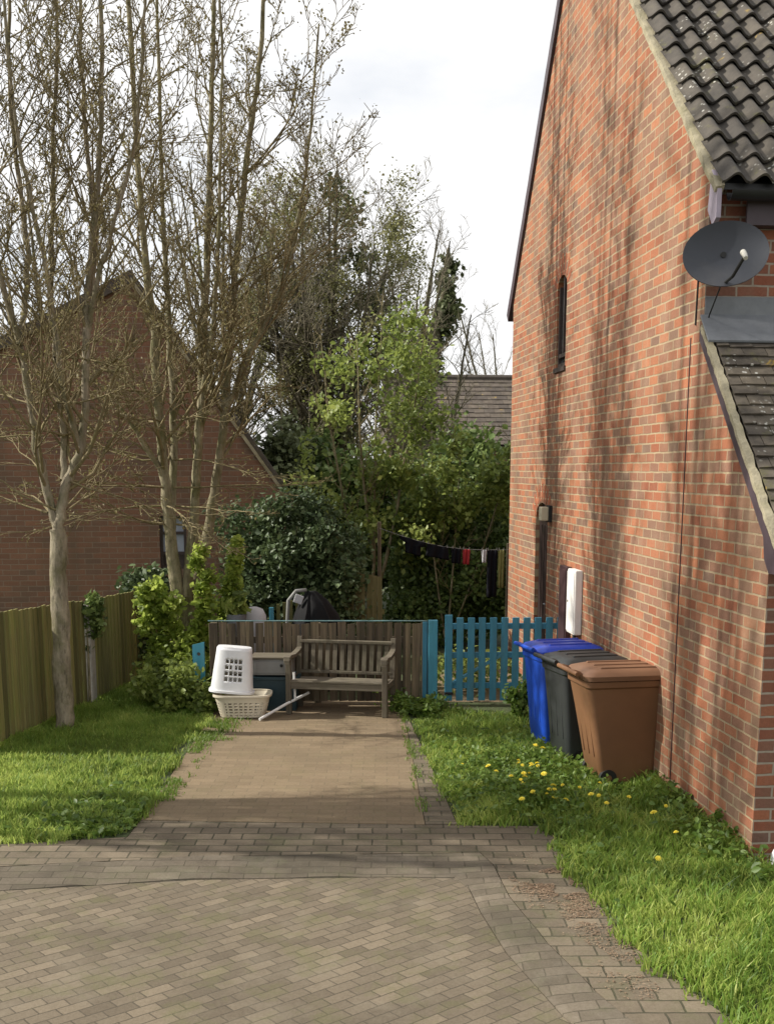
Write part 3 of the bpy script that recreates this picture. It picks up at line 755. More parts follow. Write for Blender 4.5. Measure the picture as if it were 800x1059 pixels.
# eaves: fascia, gutter, faded board end
MB().box((HX / 2 + 0.1, YF - 0.12, EF - 0.215), (HX - 0.24, 0.025, 0.24)).build('fascia', M['board'], house)
MB().box((HX / 2 + 0.1, YF - 0.053, EF - 0.33), (HX - 0.24, 0.10, 0.012)).build('soffit', M['board'], house)
MB().prism([(YF - 0.05, EF + 0.03), (YF - OV - .02, EF - .10), (YF - OV - .02, EF - 0.30), (YF - OV + 0.05, EF - 0.34), (YF - 0.005, EF - 0.22)], 'x', -0.012, 0.02).build('bargeboard_end', M['lilac'], house)
def gutter(name, x0, x1, y, z, r_, parent):
    mb = MB(); rings = []
    for xx in np.linspace(x0, x1, 6):
        ring = [(xx, y + r_ * math.cos(math.pi + math.pi * k / 8), z + r_ * math.sin(math.pi + math.pi * k / 8)) for k in range(9)]
        ring += [(xx, y + (r_ - .006) * math.cos(2 * math.pi - math.pi * k / 8), z + (r_ - .006) * math.sin(2 * math.pi - math.pi * k / 8)) for k in range(9)]
        rings.append(ring)
    mb.loft(rings); return mb.build(name, M['gutter'], parent, smooth=True, auto=40)
gutter('gutter', 0.06, HX, YF - 0.215, EF - 0.14, 0.06, house)
# porch lean-to
PE, PT = 2.12, 3.44; PY = 0.21
ps = (PT - PE) / (YF - PY)
mb = MB(); mb.add([(0.0, PY, -0.1), (0.0, YF - 0.001, -0.1), (0.0, YF - 0.001, PT - .02), (0.0, PY, PE)], [(3, 2, 1, 0)]); mb.build('porch_side_wall', M['brick_side'], house)
mb = MB(); mb.add([(0.0, PY, -0.1), (3.2, PY, -0.1), (3.2, PY, PE), (0.0, PY, PE)], [(0, 1, 2, 3)]); mb.build('porch_front_wall', M['brick_front'], house)
mb = MB(); mb.add([(3.2, PY, -0.1), (3.2, YF, -0.1), (3.2, YF, PT - .02), (3.2, PY, PE)], [(0, 1, 2, 3)]); mb.build('porch_side_wall', M['brick_side'], house)
MB().prism([(PY - .13, PE - .13 * ps + .015), (YF, PT + .015), (YF, PT + .045), (PY - .13, PE - .13 * ps + .045)], 'x', 0.05, 3.25).build('porch_roof_deck', M['gutter'], house)
def plain_tiles(name, x0, x1, y0, z0, y1, z1, tw, gauge, material, parent, seed):
    r = random.Random(seed); L = math.hypot(y1 - y0, z1 - z0); uy, uz = (y1 - y0) / L, (z1 - z0) / L
    ny, nz = -uz, uy
    V = []; F = []; A = []
    nc = int(L / gauge)
    for c in range(nc):
        off = 0.5 * tw * (c % 2); n_ = int((x1 - x0) / tw) + 1
        for i in range(n_):
            a = max(x0, x0 + i * tw - off + .0025); b = min(x1, x0 + (i + 1) * tw - off - .0025)
            if b - a < 0.02: continue
            vv = r.random(); s0 = c * gauge + r.uniform(-.007, .007); s1 = s0 + gauge + 0.06
            h0 = 0.030 + r.uniform(0, .010); h1 = 0.012; tl = r.uniform(-.004, .004); q = len(V)
            for (xx, s, h) in ((a, s0, h0 - .014 + tl), (b, s0, h0 - .014 - tl), (b, s0, h0 - tl), (a, s0, h0 + tl), (a, s1, h1), (b, s1, h1)):
                V.append((xx, y0 + uy * s + ny * h, z0 + uz * s + nz * h)); A.append(vv)
            F += [(q, q + 1, q + 2, q + 3), (q + 3, q + 2, q + 5, q + 4), (q, q + 3, q + 4), (q + 1, q + 5, q + 2)]
    me = bpy.data.meshes.new(name); me.from_pydata(V, [], F)
    at = me.attributes.new('var', 'FLOAT', 'POINT'); at.data.foreach_set('value', np.array(A, np.float32))
    me.materials.append(material); o = bpy.data.objects.new(name, me); col.objects.link(o); o.parent = parent
    return o
plain_tiles('porch_roof', 0.03, 3.25, PY - .16, PE - .16 * ps + .05, YF, PT + .05, 0.166, 0.098, M['tile_porch'], house, 5)
verge('porch_verge_mortar', (0, PY - .13, PE - .13 * ps + .02), (0, YF, PT + .02), 0.018, 0.04, M['mortar'], house, 40, 0.007)
MB().prism([(PY - .15, PE - .15 * ps - .10), (PY - .15, PE - .15 * ps + .017), (YF - .005, PT + .017), (YF - .005, PT - .055), (PY + .05, PE - .03), (PY + .02, PE - .16), (PY - .06, PE - .24)], 'x', -0.026, -0.002).build('porch_bargeboard', M['board'], house)
MB().box((1.65, PY - .10, PE - .19), (3.2, 0.022, 0.16)).build('porch_fascia', M['board'], house)
gutter('porch_gutter', 0.04, 3.25, PY - .19, PE - .13, 0.055, house)
# lead flashing above the porch
mb = MB(); mb.prism([(YF - .012, PT + .02), (YF - .012, PT + .235), (YF - .002, PT + .235), (YF - .002, PT + .02)], 'x', 0.003, 3.25)
mb.prism([(YF - .20, PT - .20 * ps + .10), (YF - .012, PT + .10), (YF - .012, PT + .115), (YF - .205, PT - .20 * ps + .115)], 'x', -0.03, 3.25)
mb.build('lead_flashing', M['lead'], house, bevel=0.003)

# satellite dish
dish = thing('satellite_dish', 'dark grey oval satellite dish fixed at the house corner above the porch roof', 'satellite dish', (2.24, 8.44, 3.90))
def dish_mesh():
    rings = []; n = 40; rx, rz, dep = 0.278, 0.218, 0.055
    for face in (0, 1):
        for i in (range(0, 9) if face == 0 else range(8, -1, -1)):
            k = max(0.02, i / 8); off = dep * (1 - k * k) + (0.012 if face else 0)
            rings.append([(rx * k * math.cos(2 * math.pi * j / n), off, rz * k * math.sin(2 * math.pi * j / n)) for j in range(n)])
    mb = MB(); mb.loft(rings); return mb
do = dish_mesh().build('reflector', M['dish'], dish, smooth=True, auto=60); do.rotation_euler = (R(-12), R(-4), R(-10))
mb = MB().tube([(0.0, 0.02, -0.19), (0.01, -0.16, -0.17), (0.04, -0.30, -0.07)], 0.011, 8); mb.build('arm', M['rubber'], dish)
mb = MB().tube([(0.04, -0.335, -0.085), (0.042, -0.30, -0.06), (0.044, -0.25, -0.035)], [0.014, 0.017, 0.02], 12); mb.build('receiver', M['lnb'], dish, smooth=True, auto=40)
MB().tube([(0, 0.05, 0), (0, 0.16, -0.02), (0.08, 0.2, -0.10), (0.09, 0.42, -0.10)], 0.02, 10).build('bracket', M['rubber'], dish)
MB().tube([(0, 0.1, -0.2), (-0.01, 0.30, -0.35), (0.0, 0.40, -0.40)], 0.005, 6).build('cable', M['rubber'], dish)

def on_wall(l, z, x=0.0):
    return (2.35 - 0.0899 * l + x * 0.996, 7.21 + 0.996 * l + x * 0.0899, z)
# meter boxes and lamp on the wall
mbx = thing('meter_box', 'white plastic meter box on the brick wall above the blue bin', 'meter box', on_wall(4.875, 0.88), TH)
MB().box((-0.04, 0, 0.32), (0.076, 0.32, 0.64)).build('box', M['meter_white'], mbx, bevel=0.012)
MB().box((-0.082, 0, 0.32), (0.010, 0.285, 0.595)).build('door', M['meter_white'], mbx, bevel=0.004)
MB().tube([(-0.085, 0.09, 0.32), (-0.092, 0.09, 0.32)], 0.012, 12).build('lock', M['rubber'], mbx)
MB().tube([(-0.035, 0.0, -0.88), (-0.035, 0.0, 0.0)], 0.018, 8).build('supply_pipe', M['rubber'], mbx, smooth=True, auto=40)
mcb = thing('meter_cupboard', 'dark brown narrow cupboard on the wall beside the white meter box', 'cupboard', on_wall(5.32, 0.72), TH)
MB().box((-0.03, 0, 0.40), (0.056, 0.32, 0.80)).build('box', M['meter_brown'], mcb, bevel=0.01)
MB().box((-0.062, 0, 0.40), (0.008, 0.27, 0.74)).build('door', M['meter_brown'], mcb, bevel=0.003)
lmp = thing('wall_lamp', 'small cream box lamp on the wall beside the arched door', 'lamp', on_wall(6.22, 1.94), TH)
MB().box((-0.02, 0, 0.08), (0.036, 0.16, 0.18)).build('back_plate', M['rubber'], lmp, bevel=0.006)
MB().box((-0.08, 0, 0.08), (0.084, 0.13, 0.15)).build('shade', M['lamp_cream'], lmp, bevel=0.012)
cab = MB().tube([on_wall(1.72, 4.0, -0.006), on_wall(1.74, 3.75, -0.006), on_wall(1.75, 3.5, -0.006)], 0.006, 6).build('wall_cable', M['rubber'])
tag(cab, 'thin dark cable running down the house corner below the dish', 'cable')
# pale ornament by the porch foot
orn = thing('garden_ornament', 'small white curved ornament standing at the foot of the porch wall', 'ornament', (2.46, 7.28, 0.0))
mb = MB().tube([(0.05 + 0.075 * math.cos(R(a)), 0, 0.10 + 0.085 * math.sin(R(a))) for a in range(110, 330, 20)], [0.012, 0.016, 0.02, 0.022, 0.024, 0.024, 0.024, 0.022, 0.02, 0.016, 0.012], 8)
mb.build('body', M['white'], orn, smooth=True, auto=60)
MB().tube([(0.05, 0, 0.0), (0.05, 0, 0.02), (0.05, 0, 0.025)], [0.06, 0.055, 0.03], 14).build('base', M['concrete'], orn, smooth=True, auto=40)

# ------------------------------------------------------------------ wheelie bins
def rrect(z, cx, cy, hx, hy, r_, seg=4):
    pts = []
    for (sx, sy, a0) in ((1, 1, 0), (-1, 1, 90), (-1, -1, 180), (1, -1, 270)):
        for k in range(seg + 1):
            a = R(a0 + 90 * k / seg)
            pts.append((cx + sx * (hx - r_) + r_ * math.cos(a), cy + sy * (hy - r_) + r_ * math.sin(a), z))
    return pts
def wheelie_bin(label, loc, rz, mbody, mlid, s=(1, 1, 1), tp=1.0):
    t = thing('wheelie_bin', label, 'wheelie bin', loc, rz, 'wheelie bins along the house wall')
    mb = MB()
    # -x is the hinge and wheel side
    prof = [(0.03, 0.058, 0.215, 0.205, .04), (0.10, 0.055, 0.222, 0.21, .045), (0.125, 0.046, 0.235, 0.212, .05), (0.3, 0.034, 0.254, 0.22, .05), (0.6, 0.012, 0.289, 0.236, .05), (0.80, 0.0, 0.318, 0.248, .05), (0.815, 0.0, 0.335, 0.262, .05), (0.86, 0.0, 0.338, 0.265, .05), (0.865, 0.0, 0.325, 0.25, .05)]
    prof = [(z, cx * tp if z < .8 else cx, hx * tp + 0.318 * (1 - tp) if z < .8 else hx, hy, r_) for z, cx, hx, hy, r_ in prof]
    mb.loft([rrect(z, cx, 0, hx, hy, r_) for z, cx, hx, hy, r_ in prof])
    body = mb.build('body', mbody, t, smooth=True, auto=35)
    rb = MB()
    for yy in (-0.12, 0, 0.12): rb.box((-0.247 * tp - 0.314 * (1 - tp), yy, 0.48), (0.018, 0.02, 0.5), Matrix.Rotation(R(-9 * tp), 3, 'Y'))
    rb.build('rib', mbody, body, bevel=0.005)
    lid = MB(); lp = [(0.868, 0.01, 0.352, 0.275, .06), (0.905, 0.01, 0.358, 0.28, .07), (0.93, 0.012, 0.335, 0.26, .07), (0.95, 0.02, 0.27, 0.215, .07), (0.955, 0.02, 0.2, 0.15, .06)]
    lid.loft([rrect(z, cx, 0, hx, hy, r_) for z, cx, hx, hy, r_ in lp])
    lo = lid.build('lid', mlid, t, smooth=True, auto=40)
    rr = MB()
    for yy in (-0.16, 0.0, 0.16): rr.box((0.03, yy, 0.953), (0.46, 0.035, 0.022), Matrix.Rotation(R(0), 3, 'Y'))
    rr.build('lid_ribs', mlid, lo, bevel=0.008)
    for yy in (-0.15, 0.15):
        MB().tube([(-0.33, yy, 0.88), (-0.37, yy, 0.915), (-0.415, yy, 0.93)], 0.022, 8).build('hinge', mlid, lo, smooth=True, auto=40)
    MB().tube([(-0.41, -0.235, 0.925), (-0.42, -0.15, 0.93), (-0.42, 0.15, 0.93), (-0.41, 0.235, 0.925)], 0.019, 10).build('handle', mbody, t, smooth=True, auto=40)
    for yy in (-0.2, 0.2):
        wmb = MB().tube([(-0.12, yy - .02, 0.07), (-0.12, yy + .02, 0.07)], 0.07, 20)
        wo = wmb.build('wheel', M['rubber'], t, smooth=True, auto=40)
        MB().tube([(-0.12, yy - .024, 0.07), (-0.12, yy + .024, 0.07)], 0.028, 12).build('hub', mbody, wo)
    t.scale = s
    return t
wheelie_bin('brown wheelie bin with dished lid, nearest of the three by the house wall', (1.85, 9.62, 0), R(10), M['bin_brown'], M['bin_brown_lid'])
wheelie_bin('black wheelie bin between the blue and the brown bin', (1.70, 10.32, 0), R(15), M['bin_black'], M['bin_black'], (0.88, 1.0, 0.985), 0.55)
wheelie_bin('bright blue wheelie bin farthest along the house wall by the gate', (1.60, 11.02, 0), R(13), M['bin_blue'], M['bin_blue_lid'], (0.88, 1.0, 0.985), 0.5)

# ------------------------------------------------------------------ low fence, gate
FY = 12.85
fen = thing('board_fence', 'low weathered brown board fence with teal top edge behind the bench', 'fence', (0, FY, 0))
mb = MB(); xx = -1.90
while xx < 0.40:
    wv = rng.uniform(0.082, 0.094); top = 0.892 + rng.uniform(-.018, .012)
    mb.box((xx + wv / 2, rng.uniform(-.004, .004), top / 2 + 0.02), (wv, 0.018, top - 0.04), Matrix.Rotation(R(rng.uniform(-0.8, 0.8)), 3, 'Y') @ Matrix.Rotation(R(16), 3, 'Z'))
    xx += 0.0985
mb.build('boards', M['fence_old'], fen)
MB().box((-0.74, 0.0, 0.909), (2.34, 0.026, 0.010)).build('capping', M['teal_worn'], fen, bevel=0.003)
mb = MB()
for z in (0.22, 0.70): mb.box((-0.74, 0.035, z), (2.3, 0.04, 0.07))
mb.build('rail', M['fence_old'], fen)
for xp in (-1.86, -0.75): MB().box((xp, 0.09, 0.44), (0.075, 0.075, 0.88)).build('post', M['fence_old'], fen, bevel=0.006)
tp = thing('teal_post', 'teal painted timber post between the brown fence and the gate', 'post', (0.49, FY - .02, 0))
MB().box((0.0, 0, 0.46), (0.10, 0.07, 0.92)).build('post', M['teal_light'], tp, bevel=0.008)
MB().box((-0.085, 0.015, 0.45), (0.05, 0.03, 0.90)).build('side_slat', M['teal'], tp, bevel=0.004)
gt = thing('picket_gate', 'teal painted picket gate with a diagonal brace beside the house wall', 'gate', (0.625, 12.76, 0), R(2))
gx = 0.03
for i in range(11):
    tall = 0.985 if i == 0 else 0.955
    wv = 0.08 if i == 0 else 0.074
    MB().box((gx, -0.012, (tall + 0.06) / 2), (wv, 0.022, tall - 0.06), Matrix.Rotation(R(rng.uniform(-.4, .4)), 3, 'Y')).build('picket', M['teal'], gt, bevel=0.005)
    gx += 0.119
for z in (0.22, 0.55, 0.86): MB().box((0.62, 0.020, z), (1.26, 0.03, 0.062)).build('rail', M['teal'], gt, bevel=0.004)
MB().bar((0.08, 0.018, 0.25), (0.60, 0.018, 0.55), 0.028, 0.06, (0, 1, 0)).build('brace', M['teal'], gt, bevel=0.003)
MB().box((0.035, -0.03, 0.14), (0.09, 0.012, 0.03)).build('hinge', M['rubber'], gt)
tb = thing('teal_board', 'short pale teal board end with a round hole at the left fence end', 'board', (-2.0, 12.72, 0), R(-6))
mb = MB(); n = 16
outer = [(-.062, .30), (.062, .27), (.062, .70), (-.068, .665)]
bm = bmesh.new()
ov = [bm.verts.new((p[0], 0, p[1])) for p in outer]; hv = [bm.verts.new((0.0 + .02 * math.cos(2 * math.pi * k / n), 0, .57 + .02 * math.sin(2 * math.pi * k / n))) for k in range(n)]
es = [bm.edges.new((ov[i], ov[(i + 1) % 4])) for i in range(4)] + [bm.edges.new((hv[i], hv[(i + 1) % n])) for i in range(n)]
bmesh.ops.triangle_fill(bm, use_beauty=True, edges=es)
me = bpy.data.meshes.new('panel'); bm.to_mesh(me); bm.free(); me.materials.append(M['teal_light'])
o = bpy.data.objects.new('panel', me); col.objects.link(o); o.parent = tb
sm = o.modifiers.new('Solid', 'SOLIDIFY'); sm.thickness = 0.022
MB().box((0.0, 0.04, 0.32), (0.06, 0.05, 0.64)).build('stake', M['fence_old'], tb)

# ------------------------------------------------------------------ bench
bn = thing('garden_bench', 'weathered grey wooden garden bench with slatted back against the fence', 'bench', (-0.52, 12.16, 0.012), R(-11))
BW = 1.06
mb = MB()
for k in range(5): mb.box((0, 0.03 + k * 0.088, 0.345 - 0.006 * k), (BW - .06, 0.07, 0.022))
mb.build('seat', M['bench_wood'], bn, bevel=0.005)
MB().box((0, 0.015, 0.300), (BW - 0.06, 0.024, 0.065)).build('apron', M['bench_wood'], bn, bevel=0.004)
tilt = Matrix.Rotation(R(-10), 3, 'X')
def bk(x_, z_): return (x_, 0.43 + (z_ - 0.34) * math.tan(R(10)), z_)
mb = MB(); mb.bar(bk(-BW / 2 + .03, .70), bk(BW / 2 - .03, .70), 0.028, 0.075, (0, 1, 0)); mb.bar(bk(-BW / 2 + .03, .385), bk(BW / 2 - .03, .385), 0.028, 0.05, (0, 1, 0))
for k in range(12):
    x_ = -BW / 2 + 0.095 + k * (BW - 0.19) / 11
    mb.bar(bk(x_, .40), bk(x_, .68), 0.046, 0.016, (0, 1, 0))
mb.build('backrest', M['bench_leg'], bn, bevel=0.004)
for sx in (-1, 1):
    MB().box((sx * (BW / 2 - .025), 0.02, 0.28), (0.055, 0.055, 0.56)).build('leg', M['bench_leg'], bn, bevel=0.006)
    mb = MB(); mb.bar((sx * (BW / 2 - .025), 0.47, 0.0), (sx * (BW / 2 - .025), 0.43, 0.36), 0.055, 0.055, (0, 1, 0)); mb.bar((sx * (BW / 2 - .025), 0.432, 0.345), (sx * (BW / 2 - .025), 0.50, 0.75), 0.055, 0.045, (0, 1, 0))
    mb.build('leg', M['bench_leg'], bn, bevel=0.006)
    rings = []
    for (yy, zz, ww) in ((-0.045, 0.545, .055), (-0.04, 0.585, .07), (0.02, 0.60, .075), (0.2, 0.585, .065), (0.36, 0.60, .06), (0.475, 0.625, .055)):
        c = sx * (BW / 2 - .025); rings.append([(c - ww / 2, yy, zz - .018), (c + ww / 2, yy, zz - .018), (c + ww / 2, yy, zz + .018), (c - ww / 2, yy, zz + .018)])
    MB().loft(rings).build('armrest', M['bench_wood'], bn, bevel=0.004)
    MB().box((sx * (BW / 2 - .025), 0.235, 0.30), (0.035, 0.38, 0.06)).build('side_rail', M['bench_wood'], bn, bevel=0.004)

# ------------------------------------------------------------------ laundry hamper and basket, boxes, pole
def lattice(rings_fn, nu, nv, hole):
    """rings_fn(v) -> ring of nu points, v in 0..1; hole(i, j) true -> that cell is open"""
    V = []; F = []
    for j in range(nv + 1): V += rings_fn(j / nv)
    for j in range(nv):
        for i in range(nu):
            if hole(i, j): continue
            i2 = (i + 1) % nu
            F.append((j * nu + i, j * nu + i2, (j + 1) * nu + i2, (j + 1) * nu + i))
    return V, F
def squircle(hx, hy, z, nu, p=3.2, dx=0, dy=0):
    out = []
    for i in range(nu):
        a = 2 * math.pi * (i + 0.5) / nu; c, s = math.cos(a), math.sin(a)
        k = (abs(c) ** p + abs(s) ** p) ** (-1 / p)
        out.append((dx + hx * k * c, dy + hy * k * s, z))
    return out
bas = thing('laundry_basket', 'low cream plastic laundry basket with square holes on the driveway', 'laundry basket', (-1.475, 12.18, 0.012), R(2))
nu = 96
V, F = lattice(lambda v: squircle(0.225 + 0.055 * v, 0.15 + 0.045 * v, 0.01 + 0.215 * v, nu, 4), nu, 14, lambda i, j: 1 <= j <= 10 and j % 2 == 1 and i % 3 != 0 and i % 24 not in (11, 12, 13))
mb = MB(); mb.add(V, F); mb.build('side', M['cream'], bas, solid=0.006)
mb = MB(); mb.add(squircle(0.225, 0.15, 0.012, 48, 4), [tuple(range(48))]); mb.build('bottom', M['cream'], bas, solid=0.006)
ring = [squircle(0.280, 0.195, 0.222, nu, 4), squircle(0.300, 0.212, 0.222, nu, 4), squircle(0.300, 0.212, 0.242, nu, 4), squircle(0.278, 0.193, 0.242, nu, 4), squircle(0.280, 0.195, 0.222, nu, 4)]
MB().loft(ring, False, False).build('rim', M['cream'], bas, smooth=True, auto=40)
ham = thing('laundry_hamper', 'tall white plastic laundry hamper turned upside down on the cream basket', 'laundry hamper', (-1.59, 12.20, 0.262), R(6))
ham.rotation_euler = (R(-2), R(5), R(3))
nu2 = 112
def hhole(i, j):
    # four columns of three slots seen on the front face (around angle 270 degrees) and the same on the back
    ph = (i * 360.0 / nu2) % 180
    if not 66 < ph < 114: return False
    if j not in (6, 7, 9, 10, 12, 13, 15, 16): return False
    return int((ph - 66) / 3.2) % 4 in (0, 1, 2) and not (j in (12, 13) and 86 < ph < 94)
V, F = lattice(lambda v: squircle(0.215 - 0.04 * v, 0.165 - 0.03 * v, 0.0 + 0.45 * v, nu2, 3.4), nu2, 22, hhole)
mb = MB(); mb.add(V, F); mb.build('side', M['white'], ham, solid=0.005, smooth=True, auto=40)
mb = MB(); mb.loft([squircle(0.175, 0.135, 0.45, nu2, 3.4), squircle(0.17, 0.13, 0.462, nu2, 3.4), squircle(0.12, 0.09, 0.466, nu2, 3.4)], False, True); mb.build('base', M['white'], ham, smooth=True, auto=60)
MB().loft([squircle(0.214, 0.164, 0.0, 64, 3.4), squircle(0.232, 0.18, 0.0, 64, 3.4), squircle(0.232, 0.18, 0.022, 64, 3.4), squircle(0.212, 0.162, 0.024, 64, 3.4), squircle(0.214, 0.164, 0.0, 64, 3.4)], False, False).build('rim', M['white'], ham, smooth=True, auto=40)
nav = thing('storage_crate', 'dark teal storage crate standing under the grey drawer unit by the fence', 'crate', (-1.17, 12.60, 0.01))
mb = MB(); mb.loft([rrect(0.0, 0, 0, .22, .15, .02), rrect(0.33, 0, 0, .245, .17, .02), rrect(0.335, 0, 0, .26, .185, .02), rrect(0.362, 0, 0, .26, .185, .02), rrect(0.362, 0, 0, .23, .155, .02), rrect(0.25, 0, 0, .225, .15, .02)])
mb.build('crate_body', M['navy'], nav, smooth=True, auto=35)
gb = thing('drawer_unit', 'shallow grey plastic drawer unit lying on the dark crate by the bench', 'drawer unit', (-1.19, 12.58, 0.374), R(-2))
mb = MB(); mb.box((0, 0, 0.10), (0.42, 0.30, 0.17)); mb.build('case', M['grey_box'], gb, bevel=0.012)
MB().box((0, 0.0, 0.197), (0.46, 0.34, 0.022)).build('top', M['bench_wood'], gb, bevel=0.006)
MB().box((0.0, -0.153, 0.10), (0.36, 0.012, 0.12)).build('drawer_front', M['grey_box'], gb, bevel=0.004)
MB().tube([(0.10, -0.175, 0.12), (0.10, -0.158, 0.12)], 0.016, 12).build('knob', M['rubber'], gb)
pol = thing('metal_pole_frame', 'white metal frame of two poles lying by the bench leg', 'pole', (-0.98, 12.2, 0.0))
MB().tube([(-0.30, -0.30, 0.03), (-0.05, 0.02, 0.13), (0.16, 0.26, 0.20)], 0.015, 10).build('long_pole', M['white_metal'], pol, smooth=True, auto=40)
MB().tube([(0.03, 0.10, 0.16), (0.02, 0.13, 0.44)], 0.013, 10).build('upright_pole', M['white_metal'], pol, smooth=True, auto=40)

# ------------------------------------------------------------------ left boundary fence
lf = thing('boundary_fence', 'greenish vertical board fence on the left with concrete posts', 'fence', (-3.60, 10.55, 0), -math.atan2(0.161, 0.987))
def boards_panel(y0, y1, h0, h1):
    mb = MB(); yy = y0
    while yy < y1 - .02:
        t_ = (yy - y0) / max(.01, y1 - y0); h_ = h0 + (h1 - h0) * t_ + rng.uniform(-.01, .01)
        mb.box((rng.uniform(-.003, .003), yy + .05, h_ / 2 + .02), (0.018, 0.098, h_ - .04), Matrix.Rotation(R(8), 3, 'Z'))
        yy += 0.1
    return mb
boards_panel(0.0, 2.27, 1.24, 1.13).build('panel', M['fence_green'], lf)
boards_panel(2.44, 5.0, 1.12, 1.06).build('panel', M['fence_green'], lf)
for y_ in (-0.06, 2.36, 5.1):
    MB().box((0.02, y_, 0.53), (0.10, 0.11, 1.10 if y_ < 3 else 1.05)).build('post', M['concrete'], lf, bevel=0.012)
mb = MB()
for z in (0.3, 0.95):
    mb.box((-0.035, 1.15, z), (0.04, 2.2, 0.07)); mb.box((-0.035, 3.7, z), (0.04, 2.5, 0.07))
mb.build('rail', M['fence_green'], lf)

# ------------------------------------------------------------------ left house
lh = thing('gable_house', 'dark red brick house with steep gable behind the left fence', 'house', (-3.42, 17.0, 0), TH)
GW, GE, GA = 2.0, 2.18, 5.0
mb = MB()
y0 = 0.0
GL, GLE = 4.6, 2.7
wall = [(-GL, -0.1), (GW, -0.1), (GW, GE), (0, GA), (-GL, GLE)]
bm = bmesh.new()
def loopx(pts):
    vs = [bm.verts.new((p[0], 0, p[1])) for p in pts]
    return vs, [bm.edges.new((vs[i], vs[(i + 1) % len(vs)])) for i in range(len(vs))]
LW = (0.25, 0.62, 1.12, 1.86)
hole = [(LW[0], LW[2]), (LW[1], LW[2]), (LW[1], LW[3]), (LW[0], LW[3])]
ov, oe = loopx(wall); hv, he = loopx(hole)
bmesh.ops.triangle_fill(bm, use_beauty=True, edges=oe + he)
iv = [bm.verts.new((v.co.x, 0.1, v.co.z)) for v in hv]
for i in range(4):
    j = (i + 1) % 4; bm.faces.new((hv[i], hv[j], iv[j], iv[i]))
bmesh.ops.recalc_face_normals(bm, faces=bm.faces)
me = bpy.data.meshes.new('gable_wall'); bm.to_mesh(me); bm.free(); me.materials.append(M['brick_left'])
o = bpy.data.objects.new('gable_wall', me); col.objects.link(o); o.parent = lh
win = MB().box(((LW[0] + LW[1]) / 2, 0.11, (LW[2] + LW[3]) / 2), (LW[1] - LW[0], 0.02, LW[3] - LW[2])).build('window', M['frame'], lh)
f = MB(); xm = (LW[0] + LW[1]) / 2
for a, b in (((LW[0] + .02, LW[2]), (LW[0] + .02, LW[3])), ((LW[1] - .02, LW[2]), (LW[1] - .02, LW[3])), ((LW[0] + .041, LW[2] + .22), (LW[1] - .041, LW[2] + .22)), ((LW[0] + .041, LW[2] + .5), (LW[1] - .041, LW[2] + .5)), ((LW[0] + .041, LW[2] + .02), (LW[1] - .041, LW[2] + .02)), ((LW[0] + .041, LW[3] - .02), (LW[1] - .041, LW[3] - .02))):
    f.bar((a[0], 0.075, a[1]), (b[0], 0.075, b[1]), 0.04, 0.035, (0, 1, 0))
f.build('frame', M['frame'], win)
MB().box((xm, 0.093, LW[2] + .48), (LW[1] - LW[0] - .04, .006, .5)).build('pane', M['blind'], win)
mb = MB(); mb.add([(GW, 0, -.1), (GW, 8, -.1), (GW, 8, GE), (GW, 0, GE)], [(0, 1, 2, 3)]); mb.build('side_wall', M['brick_left_side'], lh)
mb = MB(); mb.add([(-GL, 8, -.1), (GW, 8, -.1), (GW, 8, GE), (0, 8, GA), (-GL, 8, GLE)], [(4, 3, 2, 1, 0)]); mb.build('gable_wall', M['brick_left'], lh)
for sx, e0, z0_ in ((1, GW, GE), (-1, GL, GLE)):
    s_ = (GA - z0_) / e0; e = e0 + .15
    mb = MB()
    mb.prism([(sx * e, z0_ - .15 * s_ + .02), (0, GA + .02), (0, GA + .11), (sx * (e + .02), z0_ - .15 * s_ + .09)], 'y', -0.05, 8.1)
    mb.build('roof', M['tile_far'], lh)
    mb = MB(); mb.prism([(sx * e, z0_ - .15 * s_ - .06), (0, GA - .06), (0, GA + .015), (sx * e, z0_ - .15 * s_ + .015)], 'y', -0.06, -0.012)
    mb.build('bargeboard', M['mortar'] if sx > 0 else M['tile_far'], lh)

# ------------------------------------------------------------------ far house
fh = thing('distant_house', 'distant brick house with brown tiled roof seen beyond the garden', 'house', (2.6, 35.0, 0), TH)
plain_tiles('roof', -2.6, 3.2, -0.4, 3.15, 1.9, 5.12, 0.3, 0.2, M['tile_far'], fh, 12)
MB().prism([(-0.4, 3.08), (1.9, 5.06), (4.2, 3.08)], 'x', -2.55, 3.15).build('roof_deck', M['tile_far'], fh)
MB().box((0.3, 1.9, 1.5), (5.2, 4.0, 3.2)).build('wall', M['brick_left'], fh)
wo = MB().box((-0.9, -0.11, 2.45), (1.0, 0.02, 0.9)).build('window', M['frame'], fh); MB().box((-0.9, -0.125, 2.45), (0.86, 0.01, 0.76)).build('pane', M['glass'], wo)
MB().box((2.9, 1.9, 5.3), (0.5, 0.5, 1.0)).build('chimney', M['brick_left'], fh, bevel=0.01)
MB().tube([(-2.6, 1.9, 5.14), (3.2, 1.9, 5.14)], 0.09, 8).build('ridge_tiles', M['tile_far'], fh)

